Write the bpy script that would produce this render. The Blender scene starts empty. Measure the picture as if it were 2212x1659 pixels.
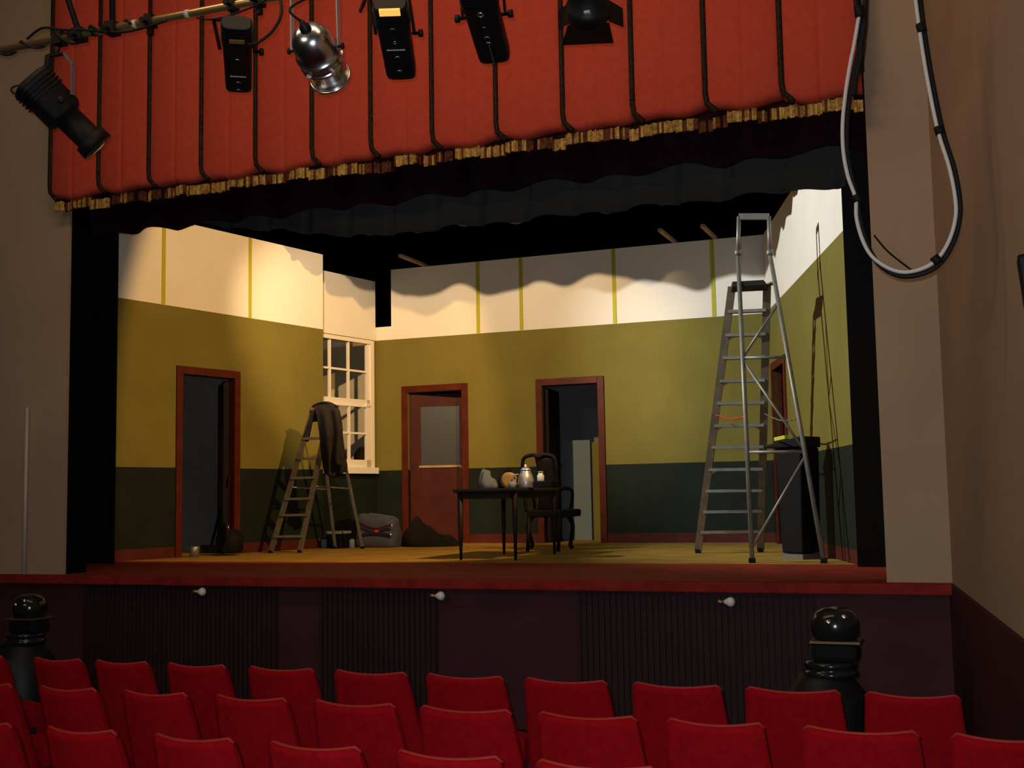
import bpy, bmesh, math, random
from mathutils import Vector, Matrix
rnd = random.Random(7)
C = bpy.context.scene.collection
V = Vector
PI = math.pi

# ------------------------------------------------------------------ camera
W, H = 2212, 1659
F, YAW, PITCH, ROLL = 2583.0, math.radians(21.32), math.radians(5.355), .0173
EYE = V((0, 0, 1.64))
fwd = V((-math.sin(YAW) * math.cos(PITCH), math.cos(YAW) * math.cos(PITCH), math.sin(PITCH)))
hh = V((math.cos(YAW), math.sin(YAW), 0)); vv = hh.cross(fwd)
rt = hh * math.cos(ROLL) - vv * math.sin(ROLL); up = hh * math.sin(ROLL) + vv * math.cos(ROLL)
cam_d = bpy.data.cameras.new('camera'); cam = bpy.data.objects.new('camera', cam_d); C.objects.link(cam)
cam.matrix_world = Matrix(((rt.x, up.x, -fwd.x, EYE.x), (rt.y, up.y, -fwd.y, EYE.y), (rt.z, up.z, -fwd.z, EYE.z), (0, 0, 0, 1)))
cam_d.sensor_width = 36; cam_d.lens = 36 * F / W; cam_d.clip_start = .05; cam_d.clip_end = 100
bpy.context.scene.camera = cam

def ray(px, py): return fwd * F + rt * (px - W / 2) - up * (py - H / 2)
def at(px, py, Y):
    d = ray(px, py); return EYE + d * (Y / d.y)
def atz(px, py, z):
    d = ray(px, py); return EYE + d * ((z - EYE.z) / d.z)

# ------------------------------------------------------------------ materials
def mat(name, col, rough=.7, metal=0., noise=0., nscale=8., bump=0., bscale=200., spec=.18, sheen=0., col2=None, emit=None):
    m = bpy.data.materials.new(name); m.use_nodes = True
    nt = m.node_tree; b = nt.nodes['Principled BSDF']
    b.inputs['Base Color'].default_value = (*col, 1); b.inputs['Roughness'].default_value = rough
    b.inputs['Metallic'].default_value = metal; b.inputs['Specular IOR Level'].default_value = spec
    if sheen: b.inputs['Sheen Weight'].default_value = sheen
    tc = nt.nodes.new('ShaderNodeTexCoord')
    if noise or col2:
        n = nt.nodes.new('ShaderNodeTexNoise'); n.inputs['Scale'].default_value = nscale; n.inputs['Detail'].default_value = 5
        nt.links.new(tc.outputs['Object'], n.inputs['Vector'])
        r = nt.nodes.new('ShaderNodeValToRGB')
        c2 = col2 or tuple(c * (1 + noise) for c in col)
        c1 = col if col2 else tuple(c * (1 - noise) for c in col)
        r.color_ramp.elements[0].color = (*c1, 1); r.color_ramp.elements[1].color = (*c2, 1)
        r.color_ramp.elements[0].position = .35; r.color_ramp.elements[1].position = .65
        nt.links.new(n.outputs['Fac'], r.inputs['Fac']); nt.links.new(r.outputs['Color'], b.inputs['Base Color'])
    if bump:
        n = nt.nodes.new('ShaderNodeTexNoise'); n.inputs['Scale'].default_value = bscale; n.inputs['Detail'].default_value = 3
        nt.links.new(tc.outputs['Object'], n.inputs['Vector'])
        bm_ = nt.nodes.new('ShaderNodeBump'); bm_.inputs['Strength'].default_value = bump; bm_.inputs['Distance'].default_value = .01
        nt.links.new(n.outputs['Fac'], bm_.inputs['Height']); nt.links.new(bm_.outputs['Normal'], b.inputs['Normal'])
    if emit:
        b.inputs['Emission Color'].default_value = (*emit[0], 1); b.inputs['Emission Strength'].default_value = emit[1]
    return m

M = {}
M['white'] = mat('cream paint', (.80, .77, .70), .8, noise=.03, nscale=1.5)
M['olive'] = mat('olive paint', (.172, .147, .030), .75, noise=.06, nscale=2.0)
M['green'] = mat('dark green paint', (.0085, .0145, .010), .7, noise=.15, nscale=4)
M['skirt'] = mat('oxblood paint', (.075, .014, .010), .6, noise=.15)
M['doorwood'] = mat('red brown woodwork', (.082, .012, .004), .5, noise=.2, nscale=6)
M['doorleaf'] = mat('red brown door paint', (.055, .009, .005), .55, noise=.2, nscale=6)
M['darkleaf'] = mat('dark brown door paint in shade', (.009, .004, .004), .7)  # brown darkened for the shade that falls on the opened leaves
M['tape'] = mat('yellow green seam tape', (.44, .43, .03), .6)
M['windowpaint'] = mat('white window paint', (.80, .75, .66), .5)
M['floorcloth'] = mat('ochre floor cloth', (.30, .19, .035), .8, noise=.18, nscale=3)
M['apron'] = mat('red apron paint', (.24, .026, .012), .7, noise=.2, nscale=5)
M['lip'] = mat('red lip carpet', (.24, .017, .012), .8, noise=.2, nscale=9)
M['front'] = mat('plum stage front paint', (.060, .019, .024), .75, noise=.12, nscale=3)
M['frontdark'] = mat('dark slatted stage front', (.034, .015, .017), .7)
M['prosc'] = mat('beige plaster', (.40, .275, .18), .85, noise=.06, nscale=1.2, bump=.05, bscale=60)
M['black'] = mat('black masking cloth', (.007, .0055, .006), .95, spec=.1)
M['blackpaint'] = mat('black void paint', (.004, .0035, .004), .95, spec=.05)
M['valance'] = mat('coral red velvet', (.50, .064, .034), .9, noise=.06, nscale=20, spec=.15, sheen=.0, bump=.15, bscale=150)
M['braid'] = mat('dark gold braid', (.022, .014, .006), .7, noise=.7, nscale=60)
M['fringe'] = mat('gold fringe', (.36, .20, .045), .7, noise=.45, nscale=45)
M['fringedark'] = mat('brown fringe', (.10, .030, .012), .85, noise=.5, nscale=40)
M['maroon'] = mat('dark maroon drape', (.018, .004, .007), .95, spec=.1)
M['greydrape'] = mat('charcoal drape', (.056, .053, .049), .95, spec=.1)
M['carpet'] = mat('dark auditorium carpet', (.020, .008, .010), .95)
M['seat'] = mat('red seat fabric', (.265, .0025, .006), .9, noise=.12, nscale=30, spec=.06, bump=.2, bscale=300)
M['piping'] = mat('worn red seat piping', (.30, .020, .012), .6, spec=.2)
M['seatmetal'] = mat('dark seat standard', (.02, .016, .017), .5)
M['lampblack'] = mat('black lantern enamel', (.006, .006, .007), .5, spec=.3)
M['lampdull'] = mat('dull black lantern metal', (.007, .006, .006), .6, spec=.25)
M['chrome'] = mat('polished aluminium', (.86, .86, .87), .24, 1.0)
M['steel'] = mat('dull steel', (.35, .35, .34), .4, .8)
M['warmpipe'] = mat('steel pipe with warm reflection', (.85, .58, .26), .3, .9)  # warm reflected highlight put into the pipe colour
M['alu'] = mat('ladder aluminium', (.24, .235, .21), .5, .5, noise=.12, nscale=9)
M['ladsteel'] = mat('dim lit ladder aluminium', (.17, .145, .10), .55, .5, noise=.15, nscale=9)  # darker olive brown stands for the weaker light on the ladders
M['platform'] = mat('black ladder tread', (.02, .024, .024), .6)
M['rag'] = mat('charcoal wool', (.026, .021, .020), .95, spec=.1, noise=.2, nscale=15)
M['heapcloth'] = mat('black cloth', (.009, .008, .008), .95, spec=.1, noise=.2, nscale=15)
M['bagcloth'] = mat('grey blue canvas', (.055, .060, .078), .9, noise=.1, nscale=20)
M['strap'] = mat('dark maroon strap', (.035, .010, .014), .8)
M['orange'] = mat('orange plastic', (.42, .13, .02), .5)
M['redplastic'] = mat('red plastic', (.5, .045, .02), .5)
M['blackplastic'] = mat('black plastic', (.0035, .0035, .004), .75, spec=.2)
M['darkwood'] = mat('dark mahogany', (.007, .0035, .0035), .6, noise=.2, nscale=12)
M['tablewood'] = mat('black stained table', (.006, .0045, .005), .6, spec=.3)
M['tan'] = mat('tan cardboard', (.30, .20, .07), .8)
M['silver'] = mat('silver tin', (.40, .41, .45), .35, .75)
M['ragblue'] = mat('blue grey cloth', (.10, .13, .165), .9)
M['glass'] = mat('clear jar glass', (.6, .65, .62), .1)
M['greyback'] = mat('grey backing paint', (.22, .225, .225), .85, noise=.06)
M['palegrey'] = mat('pale grey board', (.17, .22, .23), .8)
M['creamback'] = mat('cream backing paint', (.80, .66, .42), .85, noise=.05)
M['bluegrey'] = mat('blue grey canvas paint', (.045, .060, .068), .85)
M['cable'] = mat('black rubber cable', (.012, .012, .013), .55)
M['whitecable'] = mat('white pvc cable', (.66, .62, .58), .5)
M['blacktape'] = mat('black tape', (.008, .008, .008), .6)
M['whitetape'] = mat('white tape', (.5, .48, .42), .7)
M['bulb'] = mat('white glass bulb', (.85, .82, .76), .3, spec=.5)
M['brass'] = mat('brass socket', (.40, .26, .08), .35, .8)
M['bandbrass'] = mat('dull brass band', (.16, .10, .04), .5, .6)
M['wood'] = mat('bare timber', (.36, .24, .13), .75, noise=.2)
M['yellowlabel'] = mat('yellow label', (.28, .16, .03), .6)
M['gloss'] = mat('glossy black collar', (.012, .013, .012), .18, spec=.5)
M['conduit'] = mat('conduit with highlight tone', (.52, .44, .37), .45)  # bright highlight along the pipe put into its base colour
M['fringelight'] = mat('light gold fringe', (.52, .32, .08), .7, noise=.3, nscale=45)
M['handrail'] = mat('bright aluminium rail', (.5, .5, .48), .4, .6)
M['lens'] = mat('dark lens glass', (.03, .03, .035), .08, spec=.5)
M['glow'] = mat('lamp house glow', (.8, .5, .15), .5, emit=((1, .42, .07), 1.1))
M['lime'] = mat('lime plastic', (.50, .62, .05), .5)
M['palemark'] = mat('pale stencil mark', (.55, .55, .55), .5)
mg = bpy.data.materials.new('window glass'); mg.use_nodes = True
_n = mg.node_tree; _n.nodes.clear()
_o = _n.nodes.new('ShaderNodeOutputMaterial'); _a = _n.nodes.new('ShaderNodeBsdfTransparent'); _g = _n.nodes.new('ShaderNodeBsdfGlossy')
_g.inputs['Roughness'].default_value = .05; _a.inputs['Color'].default_value = (.99, .995, .99, 1)
_x = _n.nodes.new('ShaderNodeMixShader'); _x.inputs[0].default_value = .03
_n.links.new(_a.outputs[0], _x.inputs[1]); _n.links.new(_g.outputs[0], _x.inputs[2]); _n.links.new(_x.outputs[0], _o.inputs[0])
M['pane'] = mg
M['frost'] = mat('grey obscured glass', (.055, .057, .055), .25, spec=.5)

# ------------------------------------------------------------------ mesh builder
class MB:
    def __init__(s): s.v = []; s.f = []; s.mi = []; s.sm = []; s.m = 0
    def add(s, vs, fs, smooth=False):
        o = len(s.v); s.v += [V(p) for p in vs]
        for f in fs: s.f.append([o + i for i in f]); s.mi.append(s.m); s.sm.append(smooth)
        return s
    def box(s, c, size, rot=None):
        c = V(c); hx, hy, hz = [k / 2 for k in size]
        ps = [V((x, y, z)) for x in (-hx, hx) for y in (-hy, hy) for z in (-hz, hz)]
        if rot is not None: ps = [rot @ p for p in ps]
        return s.add([p + c for p in ps], [(0, 1, 3, 2), (4, 6, 7, 5), (0, 4, 5, 1), (2, 3, 7, 6), (0, 2, 6, 4), (1, 5, 7, 3)])
    def hexa(s, b, t):
        n = len(b)
        return s.add(list(b) + list(t), [tuple(range(n))[::-1], tuple(range(n, 2 * n))] + [(i, (i + 1) % n, n + (i + 1) % n, n + i) for i in range(n)])
    def bar(s, a, b, w, h, upv=(0, 0, 1)):
        a, b = V(a), V(b); d = (b - a).normalized(); u = V(upv)
        if abs(d.dot(u)) > .98: u = V((0, 1, 0))
        x = d.cross(u).normalized(); y = x.cross(d).normalized()
        q = [x * (sx * w / 2) + y * (sy * h / 2) for sx, sy in ((-1, -1), (1, -1), (1, 1), (-1, 1))]
        return s.hexa([a + p for p in q], [b + p for p in q])
    def tube(s, pts, r, n=10, caps=True):
        pts = [V(p) for p in pts]; rs = r if isinstance(r, (list, tuple)) else [r] * len(pts)
        rings = []; prev = None
        for i, p in enumerate(pts):
            d = (pts[min(i + 1, len(pts) - 1)] - pts[max(i - 1, 0)]).normalized()
            if prev is None:
                u = V((0, 0, 1)) if abs(d.z) < .9 else V((1, 0, 0))
                x = d.cross(u).normalized()
            else:
                x = (prev - d * prev.dot(d)).normalized()
            prev = x; y = d.cross(x)
            rings.append([p + (x * math.cos(2 * PI * k / n) + y * math.sin(2 * PI * k / n)) * rs[i] for k in range(n)])
        vs = [q for rg in rings for q in rg]; fs = []
        for i in range(len(pts) - 1):
            for k in range(n):
                fs.append((i * n + k, i * n + (k + 1) % n, (i + 1) * n + (k + 1) % n, (i + 1) * n + k))
        s.add(vs, fs, True)
        if caps:
            s.add(rings[0], [tuple(range(n))[::-1]]); s.add(rings[-1], [tuple(range(n))])
        return s
    def lathe(s, o, d, prof, n=24, caps=True):
        """prof: (distance along d, radius)"""
        o, d = V(o), V(d).normalized(); u = V((0, 0, 1)) if abs(d.z) < .9 else V((1, 0, 0))
        x = d.cross(u).normalized(); y = d.cross(x)
        vs = []; fs = []
        for t, r in prof:
            vs += [o + d * t + (x * math.cos(2 * PI * k / n) + y * math.sin(2 * PI * k / n)) * max(r, 1e-4) for k in range(n)]
        for i in range(len(prof) - 1):
            for k in range(n):
                fs.append((i * n + k, (i + 1) * n + k, (i + 1) * n + (k + 1) % n, i * n + (k + 1) % n))
        s.add(vs, fs, True)
        if caps:
            s.add(vs[:n], [tuple(range(n))]); s.add(vs[-n:], [tuple(range(n))[::-1]])
        return s
    def grid(s, fn, nu, nv, smooth=True):
        vs = [V(fn(i / nu, j / nv)) for j in range(nv + 1) for i in range(nu + 1)]
        fs = [(j * (nu + 1) + i, j * (nu + 1) + i + 1, (j + 1) * (nu + 1) + i + 1, (j + 1) * (nu + 1) + i) for j in range(nv) for i in range(nu)]
        return s.add(vs, fs, smooth)
    def shell(s, fn, nu, nv, off):
        """closed slab: front fn(u,v), back fn + off (a vector, or a function)"""
        f = lambda u, v: V(fn(u, v)); o = off if callable(off) else (lambda u, v: V(off))
        s.grid(f, nu, nv); s.grid(lambda u, v: f(1 - u, v) + o(1 - u, v), nu, nv)
        e = [f(i / nu, 0) for i in range(nu)] + [f(1, j / nv) for j in range(nv)] + [f(1 - i / nu, 1) for i in range(nu)] + [f(0, 1 - j / nv) for j in range(nv)]
        eo = [f(i / nu, 0) + o(i / nu, 0) for i in range(nu)] + [f(1, j / nv) + o(1, j / nv) for j in range(nv)] + [f(1 - i / nu, 1) + o(1 - i / nu, 1) for i in range(nu)] + [f(0, 1 - j / nv) + o(0, 1 - j / nv) for j in range(nv)]
        n = len(e)
        return s.add(e + eo, [((i + 1) % n, i, n + i, n + (i + 1) % n) for i in range(n)])
    def build(s, name, mats, parent=None, bevel=0., fixn=True):
        me = bpy.data.meshes.new(name); me.from_pydata([tuple(p) for p in s.v], [], s.f)
        mats = mats if isinstance(mats, (list, tuple)) else [mats]
        for m in mats: me.materials.append(M[m] if isinstance(m, str) else m)
        for p, mi, sm in zip(me.polygons, s.mi, s.sm): p.material_index = mi; p.use_smooth = sm
        if fixn:
            b = bmesh.new(); b.from_mesh(me); bmesh.ops.remove_doubles(b, verts=b.verts, dist=1e-5); bmesh.ops.recalc_face_normals(b, faces=b.faces); b.to_mesh(me); b.free()
        me.update()
        o = bpy.data.objects.new(name, me); C.objects.link(o)
        if parent is not None:
            o.parent = parent
            if parent.type == 'EMPTY':
                o.matrix_parent_inverse = Matrix.Identity(4)
                for v in me.vertices: v.co = v.co - parent.location
            elif parent.parent is not None:
                for v in me.vertices: v.co = v.co - parent.parent.location
        if bevel:
            md = o.modifiers.new('Bevel', 'BEVEL'); md.width = bevel; md.segments = 2; md.limit_method = 'ANGLE'; md.angle_limit = math.radians(40)
        return o

def tag(o, label=None, cat=None, group=None, kind=None):
    if label: o['label'] = label
    if cat: o['category'] = cat
    if group: o['group'] = group
    if kind: o['kind'] = kind
    return o
def thing(name, loc, label, cat, group=None):
    o = bpy.data.objects.new(name, None); C.objects.link(o); o.location = V(loc); o.empty_display_size = .1
    return tag(o, label, cat, group)
def struct(o, label=None, cat=None): return tag(o, label, cat, None, 'structure')

S = 1.05            # stage level
BACK = 14.16
# ------------------------------------------------------------------ the box set walls
def L2(P0, P1, s):
    d = (V((*P1, 0)) - V((*P0, 0))).normalized(); return V((*P0, 0)) + d * s
def wall(name, P0, P1, z0, z1, thick, openings, bands, flip=1, label=None, cat='wall'):
    """bands: (z_top, material index). thickness goes to the side flip * (left of P0->P1)"""
    d = (V((*P1, 0)) - V((*P0, 0))); Ln = d.length; d.normalize(); n = V((-d.y, d.x, 0)) * flip * thick
    ss = sorted({0, Ln, *[o[0] for o in openings], *[o[1] for o in openings]})
    zs = sorted({z0, z1, *[b[0] for b in bands if z0 < b[0] < z1], *[o[2] for o in openings if o[2] > z0], *[o[3] for o in openings]})
    zs = [z for z in zs if z0 <= z <= z1]
    mb = MB()
    for i in range(len(ss) - 1):
        for j in range(len(zs) - 1):
            sc, zc = (ss[i] + ss[i + 1]) / 2, (zs[j] + zs[j + 1]) / 2
            if any(o[0] < sc < o[1] and o[2] < zc < o[3] for o in openings): continue
            mb.m = next((b[1] for b in bands if zc < b[0]), bands[-1][1])
            a = V((*P0, 0)) + d * ss[i]; b = V((*P0, 0)) + d * ss[i + 1]
            q = [a, b, b + n, a + n]
            mb.hexa([p + V((0, 0, zs[j])) for p in q], [p + V((0, 0, zs[j + 1])) for p in q])
    return struct(mb.build(name, ['skirt', 'green', 'olive', 'white'], fixn=False), label, cat)
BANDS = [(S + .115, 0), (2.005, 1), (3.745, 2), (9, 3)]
TOP = 4.69
lw0, lw1 = (-8.245, 9.60), (-7.54, 12.885)
def lws(Y): return (Y - lw0[1]) / math.cos(math.atan2(lw1[0] - lw0[0], lw1[1] - lw0[1]))
ld0, ld1 = lws(10.62), lws(11.52)
FR = .085           # frame width
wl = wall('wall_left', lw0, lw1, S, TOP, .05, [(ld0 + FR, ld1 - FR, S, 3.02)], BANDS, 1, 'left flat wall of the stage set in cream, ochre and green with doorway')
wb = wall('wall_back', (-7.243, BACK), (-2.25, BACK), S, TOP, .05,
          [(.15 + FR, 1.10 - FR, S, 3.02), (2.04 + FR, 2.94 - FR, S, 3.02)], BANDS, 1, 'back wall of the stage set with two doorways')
wr0, wr1 = (-.935, 9.85), (-2.27, 14.12)
def wrs(Y): return (Y - wr0[1]) / math.cos(math.atan2(wr1[0] - wr0[0], wr1[1] - wr0[1]))
rd0, rd1 = wrs(12.93), wrs(13.88)
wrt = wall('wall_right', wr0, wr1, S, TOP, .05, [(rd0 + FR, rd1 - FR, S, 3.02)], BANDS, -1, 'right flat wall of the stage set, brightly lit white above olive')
ww1, ww0 = (-7.47, 14.14), (-7.785, 12.66)
wws = lambda Y: (Y - ww0[1]) / math.cos(math.atan2(ww1[0] - ww0[0], ww1[1] - ww0[1]))
win0, win1 = wws(12.80), wws(14.09)
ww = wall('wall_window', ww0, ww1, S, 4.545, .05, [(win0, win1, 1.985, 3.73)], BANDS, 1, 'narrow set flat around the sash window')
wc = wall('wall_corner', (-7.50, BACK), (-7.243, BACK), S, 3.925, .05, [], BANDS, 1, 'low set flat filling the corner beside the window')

def tape(parent, P0, P1, s, z0, z1, side):
    d = (V((*P1, 0)) - V((*P0, 0))).normalized(); n = V((-d.y, d.x, 0)) * side
    a = V((*P0, 0)) + d * s + n * .004
    mb = MB(); mb.bar(a + V((0, 0, z0)), a + V((0, 0, z1)), .004, .055, d) if False else mb.hexa(
        [a + d * k + n * j + V((0, 0, z0)) for k, j in ((-.024, -.003), (.024, -.003), (.024, .002), (-.024, .002))],
        [a + d * k + n * j + V((0, 0, z1)) for k, j in ((-.024, -.003), (.024, -.003), (.024, .002), (-.024, .002))])
    return mb.build('seam_tape', 'tape', parent)
for Y in (10.438, 11.673): tape(wl, lw0, lw1, lws(Y), 3.75, TOP, -1)
for X in (-5.98, -5.38, -4.14, -2.9): tape(wb, (-7.243, BACK), (-2.25, BACK), X + 7.243, 3.75, TOP, -1)

def door_frame(name, P0, P1, s0, s1, zt, side, label):
    """architrave standing proud of the wall, on the room side"""
    d = (V((*P1, 0)) - V((*P0, 0))).normalized(); n = V((-d.y, d.x, 0)) * side
    o = V((*P0, 0)); mb = MB()
    def slab(a, b, z0, z1):
        q = [o + d * a + n * -.09, o + d * b + n * -.09, o + d * b + n * .02, o + d * a + n * .02]
        mb.hexa([p + V((0, 0, z0)) for p in q], [p + V((0, 0, z1)) for p in q])
    slab(s0, s0 + FR, S, zt); slab(s1 - FR, s1, S, zt); slab(s0 + FR, s1 - FR, zt - FR, zt)
    return struct(mb.build(name, 'doorwood', bevel=.004), label, 'door')
d1 = door_frame('door_1', lw0, lw1, ld0, ld1, 3.105, -1, 'open doorway in the left set wall with red brown frame')
d2 = door_frame('door_2', (-7.243, BACK), (-2.25, BACK), .15, 1.10, 3.108, -1, 'red brown half glazed door standing ajar in the back set wall')
d3 = door_frame('door_3', (-7.243, BACK), (-2.25, BACK), 2.04, 2.94, 3.105, -1, 'open doorway with dark door behind the table')
d4 = door_frame('door_4', wr0, wr1, rd0, rd1, 3.105, 1, 'narrow red doorway in the right set wall behind the tall ladder')

def leaf(parent, hinge, ang, w, z0, z1, mname, th=.035, glass=None, name='door_leaf'):
    """door leaf from hinge point, running along direction ang (radians from +X)"""
    d = V((math.cos(ang), math.sin(ang), 0)); n = V((-d.y, d.x, 0)); h = V((*hinge, 0)); mb = MB()
    def slab(a, b, za, zb, t=th):
        q = [h + d * a - n * t / 2, h + d * b - n * t / 2, h + d * b + n * t / 2, h + d * a + n * t / 2]
        mb.hexa([p + V((0, 0, za)) for p in q], [p + V((0, 0, zb)) for p in q])
    if glass:
        g0, g1, gz0, gz1 = glass
        slab(0, w, z0, gz0); slab(0, w, gz1, z1); slab(0, g0, gz0, gz1); slab(g1, w, gz0, gz1)
        # raised rails and a sunk lower panel
        slab(.02, g0, z0, z1, th + .012); slab(g1, w - .02, z0, z1, th + .012); slab(.02, w - .02, z0 + .02, z0 + .22, th + .012)
    else: slab(0, w, z0, z1)
    lf = mb.build(name, mname, parent)
    if glass:
        g = MB(); h2 = h
        q = [h + d * g0 - n * .006, h + d * g1 - n * .006, h + d * g1 + n * .006, h + d * g0 + n * .006]
        g.hexa([p + V((0, 0, gz0)) for p in q], [p + V((0, 0, gz1)) for p in q])
        tag(g.build('glass_panel', 'frost', lf), 'grey obscured glass panel')
        b = MB()
        q = [h + d * (g0 - .02) - n * .034, h + d * (g1 + .02) - n * .034, h + d * (g1 + .02) - n * .02, h + d * (g0 - .02) - n * .02]
        b.hexa([p + V((0, 0, gz0 - .03)) for p in q], [p + V((0, 0, gz0)) for p in q]); b.build('glazing_bead', 'wood', lf)
    k = MB(); kp = h + d * (w - .06) - n * (th / 2 + .03) + V((0, 0, 2.02)); k.lathe(kp + n * .03, -n, [(0, .012), (.02, .012), (.03, .024), (.045, .026), (.055, .015), (.057, .002)], 16)
    k.build('door_handle', 'brass', lf)
    return lf
leaf(d2, (-7.243 + .15 + FR + .005, BACK + .06), math.radians(14), .765, S + .01, 3.0, 'doorleaf', glass=(.14, .66, 2.06, 2.84))
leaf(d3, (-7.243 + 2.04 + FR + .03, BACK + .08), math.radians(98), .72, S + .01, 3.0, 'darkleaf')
_h = L2(lw0, lw1, ld1 - FR - .02) + V((-.10, .0, 0))
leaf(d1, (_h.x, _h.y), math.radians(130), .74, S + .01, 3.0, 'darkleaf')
_h = L2(wr0, wr1, rd1 - FR - .03) + V((.10, .03, 0))
leaf(d4, (_h.x, _h.y), math.radians(40), .70, S + .01, 3.0, 'doorleaf')

# sash window
def window():
    d = (V((*ww1, 0)) - V((*ww0, 0))).normalized(); n = V((-d.y, d.x, 0)) * -1; o = V((*ww0, 0))
    def slab(mb, a, b, z0, z1, n0=-.03, n1=.02):
        q = [o + d * a + n * n0, o + d * b + n * n0, o + d * b + n * n1, o + d * a + n * n1]
        mb.hexa([p + V((0, 0, z0)) for p in q], [p + V((0, 0, z1)) for p in q])
    f = MB(); a, b, z0, z1 = win0, win1, 1.985, 3.73
    slab(f, a, a + .07, z0, z1); slab(f, b - .07, b, z0, z1); slab(f, a + .07, b - .07, z1 - .05, z1)
    w = struct(f.build('window_1', 'windowpaint', bevel=.003), 'white sash window in the stage set', 'window')
    s = MB(); slab(s, a - .02, b + .02, z0 - .02, z0 + .06, -.03, .07); s.build('window_sill', 'windowpaint', w)
    zm = 2.885; bars = []
    for nm, za, zb, off, st in (('upper_sash', zm, z1 - .05, -.02, .06), ('lower_sash', z0 + .06, zm, .0, .10)):
        m = MB(); A, B = a + .07, b - .07
        slab(m, A, A + st * .9, za, zb, off - .022, off + .018); slab(m, B - st * .9, B, za, zb, off - .022, off + .018)
        if nm == 'upper_sash': slab(m, A, B, za - .03, za + .05, off - .022, off + .018)
        else: slab(m, A, B, zb - .05, zb - .031, off - .02, off + .018); slab(m, A, B, za, za + .10, off - .022, off + .018)
        z_lo, z_hi = (za + .05, zb) if nm == 'upper_sash' else (za + .10, zb - .05)
        gw = (B - A - 2 * st * .9)
        sash = m.build(nm, 'windowpaint', w)
        for k in (1, 2, 3) if False else (1, 2):
            c = A + st * .9 + gw * k / 3; q = MB(); slab(q, c - .014, c + .014, z_lo, z_hi, off - .02, off + .014); q.build('glazing_bar', 'windowpaint', sash)
        zc = (z_lo + z_hi) / 2; q = MB(); slab(q, A + st * .9, B - st * .9, zc - .013, zc + .013, off - .018, off + .012); q.build('glazing_bar', 'windowpaint', sash)
        q = MB(); slab(q, A + st * .9, B - st * .9, z_lo, z_hi, off - .004, off); q.build('pane', 'pane', sash)
window()

# backings seen through the openings
def panel(name, pts, th, m, label, cat, z0=None, bevel=0.):
    """vertical board through ground points a,b with heights"""
    (ax, ay), (bx, by), za, zb = pts
    d = V((bx - ax, by - ay, 0)).normalized(); n = V((-d.y, d.x, 0)) * th
    q = [V((ax, ay, za)), V((bx, by, za)), V((bx, by, za)) + n, V((ax, ay, za)) + n]
    mb = MB(); mb.hexa(q, [V((p.x, p.y, zb)) for p in q])
    return mb.build(name, m, bevel=bevel)
o = panel('backing_flat', ((-9.05, 10.3), (-8.75, 12.75), S, 3.6), .04, 'greyback', '', '')
tag(o, 'grey backing flat standing beyond the left doorway', 'stage flat')
o = panel('backing_flat', ((-9.4, 14.80), (-7.55, 14.80), S, 3.9), .04, 'creamback', '', '')
tag(o, 'cream backing flat standing behind the sash window', 'stage flat')
o = panel('backing_flat', ((-6.6, 15.75), (-2.6, 15.75), S, 3.5), .04, 'greyback', '', '')
tag(o, 'charcoal grey backing flat beyond the two back doorways', 'stage flat')

# pale board and ochre post behind the middle doorway
a = at(1217, 1168, 15.0); b = at(1279, 1168, 15.0); t = at(1217, 952, 15.0)
mb = MB(); mb.box(((a.x + b.x) / 2, 15.02, (S + t.z) / 2), (b.x - a.x, .03, t.z - S))
tag(mb.build('board', 'palegrey', bevel=.003), 'pale grey board standing upright beyond the middle doorway', 'board')
a = at(1283, 1168, 14.8); b = at(1330, 1168, 14.8); t = at(1280, 955, 14.8)
mb = MB(); mb.box(((a.x + b.x) / 2, 14.82, (S + t.z) / 2), (b.x - a.x, .03, t.z - S))
tag(mb.build('board', 'olive', bevel=.003), 'narrow ochre board beside the pale grey board in the doorway', 'board')

def batten(a, b, w, m, name, label, cat, group=None, th=.02):
    mb = MB(); mb.bar(a, b, w, th, (0, 1, 0)); return tag(mb.build(name, m), label, cat, group)
# round shouldered chair back behind the lower sash
ct = thing('armchair', (at(778, 1100, 14.42).x, 14.42, S), 'dark brown round topped armchair seen through the lower sash', 'chair')
x0, x1 = at(764, 1010, 14.42).x, at(800, 1010, 14.42).x
zt = at(780, 965, 14.42).z
def abk(u, v):
    x = x0 + (x1 - x0) * u; top = zt - .12 * abs(2 * u - 1) ** 3
    return (x, 14.42 + .02 * math.cos((u - .5) * 3), S + .35 + (top - S - .35) * v)
mb = MB(); mb.shell(abk, 12, 6, (0, .06, 0)); mb.build('backrest', 'darkwood', ct)
mb = MB(); mb.box(((x0 + x1) / 2, 14.58, S + .42), (x1 - x0, (.24), .10)); mb.build('seat', 'darkwood', ct, bevel=.02)
for sx in (x0 + .03, x1 - .03):
    for sy in (14.48, 14.70):
        mb = MB(); mb.tube([(sx, sy, S), (sx, sy, S + .38)], [.014, .02], 8); mb.build('leg', 'darkwood', ct)

# battens on top of the back wall
for px0, py0, px1, py1, lb in ((1518, 480, 1546, 514, 'bare timber batten over the back wall beside the tall ladder top'), (1434, 484, 1458, 520, 'bare timber batten over the back wall, second from tall ladder'), (884, 545, 920, 572, 'bare timber batten over the left end of the back wall')):
    e = at(px1, py1, BACK + .05); e.z = TOP + .02; p = V((e.x, 13.45, TOP + .02))
    mb = MB(); mb.bar(p, e + V((0, .1, 0)), .045, .035); tag(mb.build('batten', 'wood'), lb, 'batten', None)

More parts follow.
